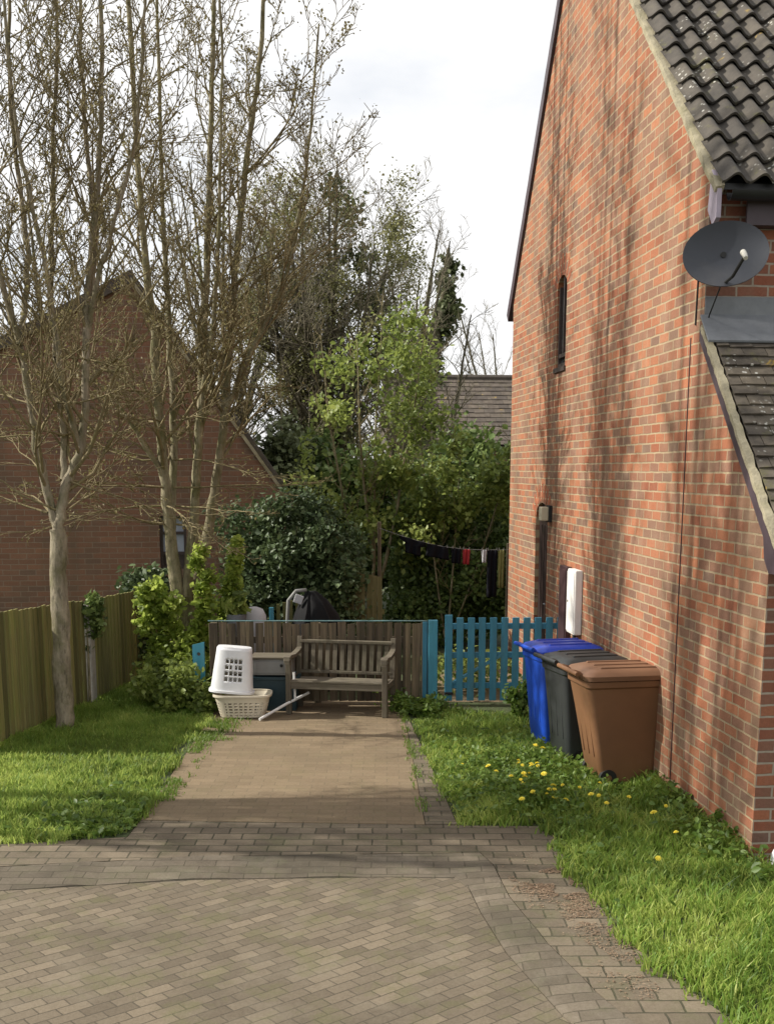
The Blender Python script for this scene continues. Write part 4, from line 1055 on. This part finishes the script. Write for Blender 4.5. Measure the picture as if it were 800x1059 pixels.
# ------------------------------------------------------------------ trees
class Grow:
    def __init__(self, seed):
        self.r = random.Random(seed); self.trunk = MB(); self.crown = MB(); self.tips = []; self.tw = []
    def path(self, p, d, L, n, wob, up):
        pts = [Vector(p)]; d = Vector(d).normalized()
        for i in range(n):
            d = (d + Vector((self.r.gauss(0, wob), self.r.gauss(0, wob), self.r.gauss(0, wob) + up))).normalized()
            pts.append(pts[-1] + d * L / n)
        return pts
    def smooth(self, pts, n=5):
        out = []; P = [Vector(p) for p in pts]; m = len(P)
        for i in range(m - 1):
            p0, p1, p2, p3 = P[max(0, i - 1)], P[i], P[i + 1], P[min(m - 1, i + 2)]
            for k in range(n):
                t = k / n
                out.append(0.5 * ((2 * p1) + (p2 - p0) * t + (2 * p0 - 5 * p1 + 4 * p2 - p3) * t * t + (3 * p1 - p0 - 3 * p2 + p3) * t ** 3))
        out.append(P[-1]); return out
    def stem(self, pts, r0, r1, n=9, into=None, kids=14, t0=0.3, Lk=(0.7, 1.9), lv=3, spread=0.75, up=0.09, sub=6, flare=False, curve=0.8):
        pts = self.smooth(pts, 7); m = len(pts)
        if m > 20: pts = [p + Vector((self.r.gauss(0, .007), self.r.gauss(0, .007), 0)) for p in pts]
        rad = [r0 + (r1 - r0) * (i / (m - 1)) ** curve for i in range(m)]
        if flare: rad[0] *= 1.45; rad[1] *= 1.15
        rad = [q * self.r.uniform(0.92, 1.10) for q in rad]
        (into or self.trunk).tube(pts, rad, n)
        for k in range(kids):
            t = t0 + (1 - t0) * (k + self.r.random()) / kids
            i = min(m - 2, int(t * (m - 1))); p = pts[i]; tan = (pts[i + 1] - pts[i]).normalized()
            L = self.r.uniform(*Lk) * (1.15 - 0.55 * t)
            self.side(p, tan, L, min(rad[i] * 0.45, 0.012 + L * 0.009), lv, spread, up, sub)
        return pts
    def side(self, p, tan, L, r_, lv, spread, up, sub):
        a = self.r.uniform(0, 2 * math.pi); q = Vector((math.cos(a), math.sin(a), 0.15))
        d = (tan * self.r.uniform(0.5, 1.0) + q * spread * self.r.uniform(0.6, 1.2)).normalized()
        n = 5 if lv > 1 else 3
        pts = self.path(p, d, L, n, 0.13 if lv > 1 else 0.18, up)
        self.crown.tube(pts, [max(0.0034, r_ * (1 - 0.8 * i / n)) for i in range(n + 1)], 5 if lv >= 3 else (4 if lv == 2 else 3), cap=False)
        if lv > 1:
            for k in range(sub):
                t = 0.2 + 0.8 * (k + self.r.random()) / sub; i = min(n - 1, int(t * n)); f = t * n - i
                f = min(1, max(0, f)); pp = pts[i].lerp(pts[i + 1], f); tt = (pts[i + 1] - pts[i]).normalized()
                self.side(pp, tt, L * self.r.uniform(0.28, 0.55) * (1.15 - 0.5 * t), max(0.003, r_ * 0.5), lv - 1, spread * 1.05, up * 0.6, sub)
        else:
            for i in range(1, n + 1): self.tips.append(tuple(pts[i]))
        if lv == 2: self.tips.append(tuple(pts[-1]))

def bud_leaves(name, tips, n, size, mat, parent, jit=0.03):
    T = np.array(tips); idx = nrng.integers(0, len(T), n)
    return leaf_cloud(name, T[idx] + nrng.normal(0, jit, (n, 3)), size, mat, parent, 0.1, 1.5)

def finish_tree(g, t, trunk_mat, twig_mat, nb=0, bsize=0.035, bmat=None):
    g.trunk.build('trunk', trunk_mat, t, smooth=True, auto=70, fix=False)
    c = g.crown.build('crown', twig_mat, t, smooth=True, fix=False)
    if nb: bud_leaves('buds', g.tips, nb, bsize, bmat, c)
    return t

# 1 pale single-trunk tree on the left lawn (base at -3.12, 11.45)
T1 = thing('bare_tree', 'bare tree with one pale trunk forking above the left fence', 'tree', (-3.12, 11.45, 0))
g = Grow(3); b0 = Vector((-3.12, 11.45, 0))
def L_(pts): return [Vector(p) - b0 for p in pts]
g.stem(L_([(-3.12, 11.45, -0.05), (-3.11, 11.45, 0.5), (-3.10, 11.46, 1.2), (-3.085, 11.45, 1.95)]), 0.090, 0.078, 14, kids=0, flare=True)
fk = (-3.085, 11.45, 1.92)
kw = dict(lv=3, sub=6)
g.stem(L_([fk, (-3.2, 11.42, 2.55), (-3.33, 11.4, 3.6), (-3.5, 11.3, 4.6), (-3.62, 11.2, 6.3), (-3.7, 11.1, 10.8)]), 0.046, 0.012, kids=22, t0=0.14, **kw)
g.stem(L_([(-3.09, 11.44, 1.9), (-2.99, 11.47, 2.35), (-2.82, 11.5, 2.8), (-2.74, 11.55, 3.9), (-2.58, 11.6, 5.2), (-2.5, 11.6, 6.5), (-2.45, 11.7, 11.4)]), 0.058, 0.012, kids=24, t0=0.14, **kw)
g.stem(L_([(-3.0, 11.47, 2.3), (-3.03, 11.6, 2.9), (-3.1, 11.7, 3.9), (-3.05, 11.8, 5.2), (-2.95, 11.85, 6.8), (-2.95, 11.9, 11.0)]), 0.036, 0.010, kids=22, t0=0.14, **kw)
g.stem(L_([(-2.86, 11.5, 2.7), (-2.95, 11.35, 3.3), (-3.0, 11.25, 4.2), (-3.18, 11.1, 5.6), (-3.2, 11.05, 8.2)]), 0.033, 0.010, kids=19, t0=0.1, **kw)
g.stem(L_([(-2.75, 11.55, 3.7), (-2.55, 11.4, 4.3), (-2.2, 11.3, 5.3), (-2.05, 11.3, 6.6), (-1.95, 11.25, 8.2)]), 0.028, 0.008, kids=18, t0=0.1, **kw)
g.stem(L_([(-2.72, 11.56, 3.9), (-2.68, 11.75, 4.6), (-2.76, 11.9, 5.6), (-2.78, 12.0, 7.0), (-2.8, 12.0, 10.8)]), 0.034, 0.009, kids=18, t0=0.1, **kw)
g.stem(L_([(-3.33, 11.4, 3.6), (-3.25, 11.55, 4.4), (-3.36, 11.65, 5.6), (-3.33, 11.7, 7.0), (-3.4, 11.7, 10.5)]), 0.032, 0.009, kids=18, t0=0.1, **kw)
g.stem(L_([(-3.45, 11.32, 4.3), (-3.75, 11.25, 5.2), (-3.95, 11.2, 6.6), (-4.0, 11.2, 8.2)]), 0.028, 0.008, kids=16, t0=0.1, **kw)
for (sx, sy) in ((-0.3, -0.2), (0.25, -0.3), (0.4, 0.3), (-0.4, 0.3), (0.3, -0.4)):   # low drooping twigs
    g.side(Vector((0.03, 0, 1.7)) + Vector((sx * .2, 0, .4)), Vector((sx, sy, 0.2)), 1.0, 0.012, 3, 0.5, -0.02, 5)
for zz in (2.4, 2.8, 3.1, 3.5):
    for q_ in ((-0.8, -0.2), (0.8, -0.3), (0.3, 0.8)):
        g.side(Vector((0.12 * q_[0] + .05, 0, zz)), Vector((q_[0], q_[1], -0.05)), rng.uniform(0.8, 1.4), 0.011, 3, 0.45, -0.03, 5)
finish_tree(g, T1, M['bark_pale'], M['twig'], 9000, 0.019, M['bud'])

# 2 many-stemmed tree at the fence end
T2 = thing('bare_tree', 'tall many-stemmed bare tree rising from the bush at the fence end', 'tree', (-2.34, 13.6, 0))
g = Grow(5); b0 = Vector((-2.34, 13.6, 0))
g.stem(L_([(-2.34, 13.6, -.05), (-2.33, 13.6, 0.5), (-2.32, 13.6, 1.1)]), 0.15, 0.13, 14, kids=0, flare=True)
g.stem(L_([(-2.35, 13.58, 1.0), (-2.41, 13.56, 1.8), (-2.46, 13.55, 2.6), (-2.50, 13.5, 3.9), (-2.58, 13.5, 5.1), (-2.63, 13.5, 7.2), (-2.7, 13.5, 11.6)]), 0.082, 0.014, kids=25, t0=0.3, **kw)
g.stem(L_([(-2.26, 13.6, 1.0), (-2.16, 13.62, 1.9), (-2.07, 13.65, 2.9), (-1.96, 13.7, 4.4), (-1.87, 13.7, 5.8), (-1.79, 13.7, 7.3), (-1.7, 13.8, 11.6)]), 0.07, 0.014, kids=26, t0=0.28, **kw)
g.stem(L_([(-2.24, 13.66, 0.9), (-2.02, 13.75, 1.8), (-1.83, 13.8, 2.9), (-1.68, 13.85, 4.4), (-1.5, 13.9, 5.8), (-1.3, 13.95, 7.3), (-1.15, 14.0, 11.2)]), 0.072, 0.014, kids=27, t0=0.28, **kw)
g.stem(L_([(-2.40, 13.6, 1.8), (-2.36, 13.75, 3.0), (-2.4, 13.85, 4.4), (-2.42, 13.9, 6.0), (-2.38, 14.0, 10.5)]), 0.05, 0.012, kids=23, t0=0.22, **kw)
g.stem(L_([(-2.12, 13.62, 2.2), (-2.0, 13.45, 3.2), (-1.82, 13.4, 4.2), (-1.72, 13.35, 5.6), (-1.66, 13.3, 7.5)]), 0.042, 0.010, kids=20, t0=0.2, **kw)
g.stem(L_([(-1.80, 13.8, 3.1), (-1.5, 13.7, 3.7), (-1.1, 13.65, 4.5), (-0.85, 13.6, 5.6), (-0.7, 13.6, 7.0)]), 0.04, 0.009, kids=22, t0=0.14, **kw)
g.stem(L_([(-2.44, 13.55, 2.4), (-2.7, 13.35, 2.9), (-2.95, 13.2, 3.3), (-3.3, 13.1, 3.6)]), 0.032, 0.008, kids=12, t0=0.1, Lk=(0.5, 1.0), up=0.0, lv=3, sub=5)
for zz in (1.9, 2.3, 2.6, 3.0, 3.3, 2.1):
    for q_ in ((-0.8, -0.3), (0.7, -0.5), (-0.6, -0.7)):
        g.side(Vector((-0.05 + .08 * q_[0], -.05, zz)), Vector((q_[0], q_[1], -0.05)), rng.uniform(0.9, 1.5), 0.013, 3, 0.45, -0.035, 5)
finish_tree(g, T2, M['bark_olive'], M['twig'], 11000, 0.020, M['bud'])

# 3 trees just left of the picture, whose shadows fall on drive and wall
T3 = thing('bare_tree', 'bare tree at the left picture edge whose branches hang into the top corner', 'tree', (-4.7, 9.05, 0))
g = Grow(9); b0 = Vector((-4.7, 9.05, 0))
g.stem(L_([(-4.7, 9.05, -.05), (-4.68, 9.05, 1.0), (-4.66, 9.04, 1.9)]), 0.12, 0.10, 12, kids=0, flare=True)
for (dx, dy, s) in ((-0.7, 0.3, 1), (0.45, 0.6, 2), (0.75, -0.5, 3), (-0.3, -0.7, 4), (0.2, 0.1, 5), (1.0, 0.2, 6)):
    g.stem(L_([(-4.66, 9.04, 1.85), (-4.66 + dx * .4, 9.04 + dy * .4, 3.0), (-4.66 + dx * .8, 9.04 + dy * .8, 5.0), (-4.66 + dx, 9.04 + dy, 7.0), (-4.66 + dx * 1.15, 9.04 + dy * 1.15, 11.4)]), 0.07, 0.018, kids=20, t0=0.2, lv=3, sub=6)
finish_tree(g, T3, M['bark_pale'], M['twig'], 6000, 0.021, M['bud'])
T4 = copy_tree(T3); T4.location = (-6.3, 8.45, 0); T4.rotation_euler = (0, 0, 2.1)
T4['label'] = 'bare tree standing outside the picture beside the left kerb'

# 4 big ivy-grown brown tree behind
T5 = thing('ivy_grown_tree', 'large bare tree thick with brownish old ivy behind the garden', 'tree', (-1.2, 24, 0))
g = Grow(21); b0 = Vector((-1.2, 24, 0))
main = []
for k in range(12):
    a = rng.uniform(0, 6.28); d_ = rng.uniform(0.4, 2.0); top = rng.uniform(6.8, 9.4) - d_ * 0.5
    pts = [(0, 0, 0.0 + k * 0.02), (math.cos(a) * d_ * .15, math.sin(a) * d_ * .15, 2.2), (math.cos(a) * d_ * .5, math.sin(a) * d_ * .5, 4.4), (math.cos(a) * d_ * .8, math.sin(a) * d_ * .8, top * .8), (math.cos(a) * d_, math.sin(a) * d_, top)]
    main += g.stem(pts, 0.12, 0.012, 6, kids=30, t0=0.2, Lk=(0.7, 2.1), lv=3, sub=6, spread=0.85, up=0.06)
finish_tree(g, T5, M['bark_dark'], M['twig_far'], 0)
zc = np.array([tuple(p) for p in main]); zc = zc[(zc[:, 2] > 2.2) & (zc[:, 2] < 8.0)]
ci = nrng.choice(len(zc), 170); cen = zc[ci] + nrng.normal(0, 1, (170, 3)) * np.array([0.55, 0.4, 0.4])
P, tone = clump_points(cen, nrng.uniform(0.2, 0.55, 170), 42000, 0.0)
o = leaf_cloud('old_ivy', P, 0.034, M['ivy_brown'], T5, 0.0, 1.3, tone)
# shed green ivy on the right of it
P, tone = clump_points([(0.9, 0, 5.6), (0.7, 0.2, 6.4), (1.1, 0.1, 4.9), (0.5, -.2, 7.2), (0.2, -0.2, 7.6), (0.6, 0, 4.2), (-.3, -.3, 3.2), (0.4, -.5, 3.4)], [.45, .4, .45, .35, .3, .45, .6, .5], 2300, 0.1)
leaf_cloud('green_ivy', P, 0.07, M['conifer'], T5, 0.0, 1.4, tone)

def bare_far(loc, h, spread, n, seed, label, kids=16, r0=0.12, nb=0, mat='twig_far', name='bare_tree'):
    t = thing(name, label, 'tree', loc); g = Grow(seed)
    for k in range(n):
        a = g.r.uniform(0, 6.28); d_ = spread * g.r.uniform(0.3, 1.0); top = h * g.r.uniform(0.75, 1.0)
        g.stem([(0, 0, 0.02 * k), (math.cos(a) * d_ * .1, math.sin(a) * d_ * .1, top * .3), (math.cos(a) * d_ * .55, math.sin(a) * d_ * .55, top * .65), (math.cos(a) * d_, math.sin(a) * d_, top)], r0, 0.015, 6, kids=kids, t0=0.3, Lk=(h * .1, h * .24), lv=3, sub=5, up=0.07)
    finish_tree(g, t, M['bark_dark'], M[mat], nb, 0.06, M['bud'])
    return t, g
t, g = bare_far((1.25, 30, 0), 7.6, 1.9, 5, 33, 'bare tree with a dark ivy column on its leaning trunk', 18)
g2 = Grow(5); pts = g2.smooth([(-0.55, 0, 1.0), (-0.35, 0, 4.0), (-0.1, 0, 5.6), (0.1, 0, 6.6), (0.2, 0, 7.6)], 6)
g2.trunk.tube(pts, [0.16 - 0.005 * i for i in range(len(pts))], 8); g2.trunk.build('leaning_trunk', M['bark_dark'], t, smooth=True)
P, tone = clump_points([tuple(p + Vector((rng.gauss(0, .1), rng.gauss(0, .1), 0))) for p in pts[2:-2]] + [(-.9, 0, 5.4), (-1.15, 0, 5.2), (0.35, 0, 6.2), (-1.5, 0, 4.9)], [rng.uniform(0.5, 1.15) * (0.46 - 0.012 * i) for i in range(len(pts) - 4)] + [.28, .3, .25, .3], 5200, 0.05)
leaf_cloud('ivy_column', P, 0.085, M['conifer'], t, 0.0, 1.4, tone)
bare_far((4.4, 46, 0), 9.5, 2.6, 6, 35, 'far bare tree behind the distant house beside the brick gable', 14)
bare_far((0.4, 48, 0), 9.0, 3.2, 7, 36, 'far bare tree behind the leaning ivy trunk', 14)
bare_far((-3.6, 27, 0), 9.5, 2.6, 8, 37, 'bare tree rising behind the roof of the left gable house', 16)
bare_far((-6.4, 24, 0), 9.0, 2.8, 7, 38, 'bare tree behind the left house wing near the picture edge', 16)
bare_far((0.1, 27, 0), 8.0, 1.5, 5, 39, 'slender bare tree standing right of the brown ivy grown tree', 15)

def leafy(name, label, cat, loc, centres, radii, n, size, mat, stems=(), shell=0.5, group=None, up=0.25, twigs=0, bark='bark_olive', seed=1, r0=0.02):
    t = thing(name, label, cat, loc)
    g = Grow(seed)
    for s in stems: g.stem(s, r0, 0.006, 6, kids=twigs, t0=0.3, Lk=(0.3, 0.8), lv=2, sub=4)
    if stems:
        g.trunk.build('trunk', M[bark], t, smooth=True, fix=False)
        if twigs: g.crown.build('twig', M['twig'], t, smooth=True, fix=False)
    P, tone = clump_points(centres, radii, n, shell)
    k = P[:, 2] > 0.0
    leaf_cloud('crown', P[k], size, M[mat], t, up, 1.5, tone[k])
    return t
def rand_clumps(box, n, r_lo, r_hi, r):
    c = []; q = []
    for _ in range(n):
        c.append((r.uniform(*box[0]), r.uniform(*box[1]), r.uniform(*box[2]))); q.append(r.uniform(r_lo, r_hi))
    return c, q
# bright young bush and shoots at the foot of the many-stemmed tree (base near -2.25, 13.2)
rr = random.Random(4)
c = [(-0.38, 0, 1.05), (-0.30, -.05, 1.2), (-0.25, 0, 0.9), (-0.45, 0, 0.8), (-0.15, .05, 0.75), (-0.3, 0, 0.6), (-0.42, -.1, 1.18), (-0.1, -.1, 1.05), (-0.2, -.1, 0.45), (0.0, -.15, 0.4), (-0.32, -.1, 0.35), (0.18, -.2, 0.4), (0.05, -.1, 0.62), (0.3, -.2, 0.28), (0.1, -.3, 0.2), (-0.15, -.3, 0.22)]
q = [.17, .15, .17, .13, .16, .15, .12, .13, .17, .18, .16, .16, .16, .14, .18, .17]
leafy('young_bush', 'bright green young bush at the foot of the many-stemmed tree', 'bush', (-2.22, 13.25, 0), c, q, 4600, 0.045, 'fresh', stems=[[(0, 0, 0), (-.2, 0, .5), (-.38, 0, 1.1)], [(0, 0, 0), (0.05, -.1, .4), (0.1, -.1, .7)]], shell=0.2)
c = [(0, 0, z) for z in np.arange(0.5, 1.75, 0.14)]; q = [0.13 - 0.004 * i for i in range(len(c))]
leafy('climbing_shoots', 'bright leafy shoots climbing the right side of the many-stemmed trunk', 'climber', (-2.04, 13.3, 0), [(x_[0] + rr.gauss(0, .05), x_[1], x_[2]) for x_ in c], q, 1700, 0.044, 'fresh', stems=[[(0, 0, 0), (0.02, 0, 0.9), (0, 0, 1.8)]], shell=0.2)
c = [(0.02 * i, 0, 0.75 + 0.12 * i) for i in range(9)]; q = [0.17 - 0.012 * i for i in range(9)]
leafy('tall_shoots', 'upright yellow green leafy shoots standing left of the dark laurel', 'shrub', (-1.82, 13.6, 0), c, q, 1700, 0.045, 'fresh', stems=[[(0, 0, 0), (0.05, 0, 0.9), (0.18, 0, 1.75)]], shell=0.2)
c, q = rand_clumps(((-0.45, 0.4), (-0.5, 0.4), (0.08, 0.42)), 26, 0.10, 0.2, rr)
leafy('nettle_patch', 'dark green leafy undergrowth between the lawn and the laundry basket', 'undergrowth', (-2.12, 12.75, 0), c, q, 3000, 0.042, 'mid', shell=0.2)
# dark shrub at the far end of the left fence and ivy on its post
c, q = rand_clumps(((-0.15, 0.2), (-0.15, 0.2), (0.15, 1.25)), 16, 0.13, 0.22, rr)
leafy('dark_shrub', 'small dark evergreen shrub at the far end of the left fence', 'shrub', (-2.93, 14.55, 0), c, q, 2400, 0.05, 'laurel', shell=0.3, stems=[[(0, 0, 0), (0, 0, .6), (0, 0, 1.2)]])
c, q = rand_clumps(((-0.08, 0.1), (-0.08, 0.08), (0.85, 1.16)), 9, 0.07, 0.12, rr)
c += [(0.03, -.03, 0.75), (0.0, -.04, 0.62)]; q += [.06, .045]
leafy('ivy_clump', 'clump of dark ivy on top of the concrete fence post', 'ivy', (-3.20, 12.88, 0), c, q, 900, 0.045, 'ivy', shell=0.3, stems=[[(0, -.08, 0), (0.01, -.09, .5), (0, -.05, .95)]])
# garden shrubs beyond the low fence
c, q = rand_clumps(((-0.75, 0.75), (-0.4, 0.4), (0.4, 1.75)), 42, 0.22, 0.38, rr); c += [(0.1, 0, 2.05), (-0.2, 0, 1.95), (0.4, 0, 1.9)]; q += [.28, .26, .28]
leafy('laurel_bush', 'dense dark laurel bush behind the left half of the low fence', 'bush', (-1.25, 15.6, 0), c, q, 24000, 0.046, 'laurel', shell=0.45, stems=[[(0, 0, 0), (0, 0, .8), (.1, 0, 1.8)], [(0.1, 0, 0), (.4, 0, .8), (.6, 0, 1.6)]])
c, q = rand_clumps(((-0.85, 0.75), (-0.5, 0.5), (0.2, 2.0)), 60, 0.22, 0.40, rr)
leafy('ivy_hedge', 'broad dark ivy hedge behind the washing line', 'hedge', (0.98, 17.6, 0), c, q, 27000, 0.048, 'ivy', shell=0.45, stems=[[(0, 0, 0), (0, 0, 1), (.1, 0, 2)]])
c, q = rand_clumps(((-0.75, 0.95), (-0.25, 0.3), (1.75, 2.5)), 40, 0.10, 0.24, rr)
c += [(-0.45, 0, 2.9), (-0.43, 0, 3.1), (-0.42, 0, 3.25), (0.1, 0, 2.75), (0.18, 0, 2.95), (0.85, .1, 2.7), (0.95, .1, 2.95), (0.3, 0, 2.85), (0.65, .1, 2.7)]; q += [.15, .11, .08, .13, .09, .13, .08, .08, .08]
leafy('leafy_shrub', 'fresh green shrub with upright shoots above the dark ivy hedge', 'shrub', (0.84, 17.0, 0), c, q, 4600, 0.052, 'mid', shell=0.3, stems=[[(0, 0, 0), (-.2, 0, 1.4), (-.42, 0, 3.2)], [(0, 0, 0), (.1, 0, 1.4), (.18, 0, 2.9)], [(0, 0, 0), (.5, 0, 1.4), (.93, .1, 2.9)]], twigs=7)
c, q = [], []
for k in range(58):
    z = rr.uniform(1.2, 4.5); wd = 1.05 * (1 - abs(z - 2.7) / 2.9) + 0.12
    c.append((rr.uniform(-wd, wd) + 0.05, rr.uniform(-.6, .5), z)); q.append(rr.uniform(0.15, 0.38))
leafy('spring_tree', 'slender tree in fresh light green leaf in the middle of the garden', 'tree', (-0.2, 17.2, 0), c, q, 6000, 0.048, 'mid', shell=0.05, twigs=20, seed=8, r0=0.032,
      stems=[[(0, 0, 0), (0.02, 0, 1.5), (0.05, 0, 3.0), (0.15, 0, 4.8)], [(0, 0, 0.4), (-.35, 0, 1.8), (-.6, 0, 3.2), (-.7, 0, 4.3)], [(0, 0, .5), (.3, -.1, 1.8), (.55, -.1, 3.2), (.7, 0, 4.3)], [(0.02, 0, 1.2), (-.15, -.2, 2.6), (-.2, -.2, 4.2)]])
c, q = rand_clumps(((-0.55, 0.5), (-0.5, 0.5), (0.6, 3.0)), 34, 0.28, 0.42, rr)
leafy('conifer', 'dark evergreen behind the right roof edge of the gable house', 'tree', (-1.75, 20.6, 0), c, q, 8000, 0.07, 'conifer', shell=0.4, stems=[[(0, 0, 0), (0, 0, 2), (0, 0, 3.9)]], r0=0.08)
c, q = rand_clumps(((-1.6, 1.8), (-0.6, 0.6), (0.4, 2.9)), 50, 0.35, 0.6, rr)
leafy('evergreen_hedge', 'mixed dark evergreen hedge along the far garden end', 'hedge', (0.2, 21.5, 0), c, q, 15000, 0.085, 'ivy', shell=0.4, stems=[[(0, 0, 0), (0, 0, 1.4), (0, 0, 2.6)]])
c, q = rand_clumps(((-0.12, 0.14), (-0.1, 0.1), (0.05, 0.42)), 9, 0.07, 0.12, rr)
leafy('gate_weed', 'leafy green weed between the gate and the blue bin', 'weed', (1.33, 11.75, 0), c, q, 800, 0.038, 'weed', shell=0.2)

# ------------------------------------------------------------------ garden things beyond the fence
bf = thing('garden_fence', 'old olive brown slatted fence panel deep in the garden', 'fence', (-0.45, 15.45, 0))
mb = MB(); xx = -0.36
while xx < 0.40:
    top = 0.95 + (xx + .36) * 0.55 if xx < 0.05 else 1.2 - (xx - .05) * 0.15
    mb.box((xx, 0, top / 2), (0.062, 0.02, top), Matrix.Rotation(R(rng.uniform(-2, 2)), 3, 'Y')); xx += 0.072
mb.build('slats', M['fence_slat'] if 'fence_slat' in M else wood_mat('slat_wood', (0.10, 0.085, 0.035), (0.21, 0.175, 0.085), (0.11, 0.12, 0.04), 0.4), bf)
MB().box((0.02, 0.03, 0.7), (0.8, 0.03, 0.06)).build('rail', M['fence_green'], bf)
tr = thing('trellis_panel', 'short pale slatted timber piece leaning behind the fence', 'trellis', (-1.28, 14.2, 0))
mb = MB()
for k in range(4): mb.box((k * 0.075, 0, 0.5), (0.04, 0.018, 1.0 - 0.04 * (3 - k)))
mb.build('slats', M['fence_green'], tr)
MB().box((0.11, 0.02, 0.7), (0.3, 0.016, 0.04)).build('rail', M['fence_green'], tr)
bag = thing('covered_chair', 'black plastic sheet draped over a grey metal chair behind the fence', 'covered chair', (-0.84, 13.9, 0))
rg = random.Random(2); rings = []
for j, (z, rx, ry, cx) in enumerate(((0.0, .36, .3, .04), (.3, .34, .28, .04), (.6, .31, .25, .04), (.85, .24, .2, .02), (1.02, .15, .12, 0.0), (1.12, .06, .05, -0.03))):
    rings.append([(cx + rx * math.cos(2 * math.pi * k / 28) * (1 + .10 * math.sin(k * 1.9 + j * .4)), ry * math.sin(2 * math.pi * k / 28) * (1 + .10 * math.cos(k * 2.3 + j * .3)), z + rg.uniform(-.01, .01)) for k in range(28)])
MB().loft(rings).build('sheet', M['black'], bag, smooth=True, auto=45)
MB().tube([(-.30, -.05, .0), (-.31, -.05, .7), (-.29, -.05, 1.02), (-.20, -.05, 1.13), (-.08, -.05, 1.14)], 0.022, 8).build('chair_frame', M['grey_box'], bag, smooth=True)
MB().box((-.17, -.10, 1.04), (.10, .02, .10), Matrix.Rotation(R(20), 3, 'Y')).build('backrest', M['cloth_pale'], bag, bevel=0.008)
tub = thing('upturned_tub', 'pale rounded upturned tub just above the low fence', 'tub', (-1.5, 13.6, 0))
mb = MB(); mb.loft([squircle(.15, .13, 0.0, 24, 2.3), squircle(.145, .125, .75, 24, 2.3), squircle(.135, .115, .88, 24, 2.2), squircle(.10, .085, .95, 24, 2.1), squircle(.04, .035, .975, 24, 2)])
mb.build('tub_body', M['cloth_pale'], tub, smooth=True, auto=60)
pot = thing('garden_planter', 'grey green planter with feathery leaves behind the fence end', 'planter', (-1.66, 13.3, 0))
mb = MB(); mb.loft([squircle(.08, .08, 0, 20, 2), squircle(.11, .11, .9, 20, 2), squircle(.115, .115, .93, 20, 2), squircle(.09, .09, .93, 20, 2)]); mb.build('pot', M['lead'], pot, smooth=True, auto=40)
P, tone = clump_points([(0, 0, 1.0), (0.03, 0, 1.08)], [.12, .09], 260, 0.1); leaf_cloud('leaves', P, 0.05, M['mid'], pot, 0.0, 2.2, tone)
bush_teal = MB().box((-1.33, 13.9, 0.45), (0.05, 0.03, 0.97)).build('teal_stake', M['teal_light'], None, bevel=0.004)
tag(bush_teal, 'thin teal painted stake standing behind the fence', 'stake')

# washing line with clothes
wl = MB()
A_, B_ = Vector((-0.1, 16.0, 1.74)), Vector((1.60, 16.0, 1.46))
wl.tube([A_.lerp(B_, t) - Vector((0, 0, 0.10 * math.sin(math.pi * t))) for t in np.linspace(0, 1, 12)], 0.004, 5)
o = wl.build('washing_line', M['grey_box']); tag(o, 'sagging washing line strung across the dark hedge', 'washing line')
def line_pt(t): return A_.lerp(B_, t) - Vector((0, 0, 0.10 * math.sin(math.pi * t)))
def garment(name, label, cat, t0, t1, outline, mat, rz=0.0):
    """cloth hung from the line: outline in (u, drop) with folds"""
    p0 = line_pt(t0); p1 = line_pt(t1); mb = MB(); nu_, nv_ = 14, 8; V = []; F = []
    t = thing(name, label, cat, tuple((p0 + p1) / 2 - Vector((0, 0, 0.0))), rz, 'clothes on the washing line')
    base = (p0 + p1) / 2
    for j in range(nv_ + 1):
        for i in range(nu_ + 1):
            u = i / nu_; v = j / nv_; l, r_, d = outline(v)
            p = p0.lerp(p1, l + (r_ - l) * u) - base
            V.append((p.x, 0.02 * math.sin(u * 13 + v * 2) * (0.4 + v), p.z - d))
    for j in range(nv_):
        for i in range(nu_):
            q_ = j * (nu_ + 1) + i; F.append((q_, q_ + 1, q_ + nu_ + 2, q_ + nu_ + 1))
    mb.add(V, F); mb.build('cloth', mat, t, smooth=True, solid=0.006)
    mp_ = MB()
    for e in (0.1, 0.9):
        pp = p0.lerp(p1, e) - base; mp_.box((pp.x, 0, pp.z + .008), (0.009, 0.014, 0.034))
    mp_.build('pegs', M['grey_box'], t)
garment('hanging_shirt', 'black shirt hanging at the left end of the washing line', 'shirt', 0.16, 0.36, lambda v: (0.0 if v < .35 else .2, 1.0 if v < .35 else .8, 0.2 * v), M['cloth_black'])
garment('hanging_shorts', 'wide black shorts hanging in the middle of the washing line', 'shorts', 0.36, 0.54, lambda v: (0.05 - .05 * v, 0.95 + .05 * v, 0.17 * v), M['cloth_black'])
garment('hanging_vest', 'black vest hanging left of the red cloth', 'vest', 0.56, 0.63, lambda v: (0.0, 1.0, 0.2 * v), M['cloth_black'])
garment('hanging_cloth', 'small red cloth hanging on the washing line', 'cloth', 0.645, 0.70, lambda v: (0.0, 1.0 - .1 * v, 0.2 * v), M['cloth_red'])
garment('hanging_towel', 'pale cloth bunched on the line beside the brick wall', 'towel', 0.79, 0.83, lambda v: (0.0 + .2 * v, 1.0 - .1 * v, 0.17 * v), M['cloth_pale'])
garment('hanging_trousers', 'long black trousers hanging near the brick wall', 'trousers', 0.83, 0.915, lambda v: (0.05, .95, 0.62 * v), M['cloth_black'])
garment('hanging_shirt', 'olive shirt hanging at the right end of the washing line', 'shirt', 0.92, 0.965, lambda v: (0.0, 1.0, 0.5 * v), M['cloth_olive'])
for (p_, lab) in ((A_, 'wooden post at the left end of the washing line'), (B_, 'wooden post at the right end of the washing line by the wall')):
    ps_ = thing('line_post', lab, 'post', (p_.x, p_.y + .03, 0)); MB().box((0, 0, (p_.z + .08) / 2), (0.05, 0.05, p_.z + .08)).build('post', M['fence_old'], ps_, bevel=0.006)

print('scene built', len(bpy.data.objects))
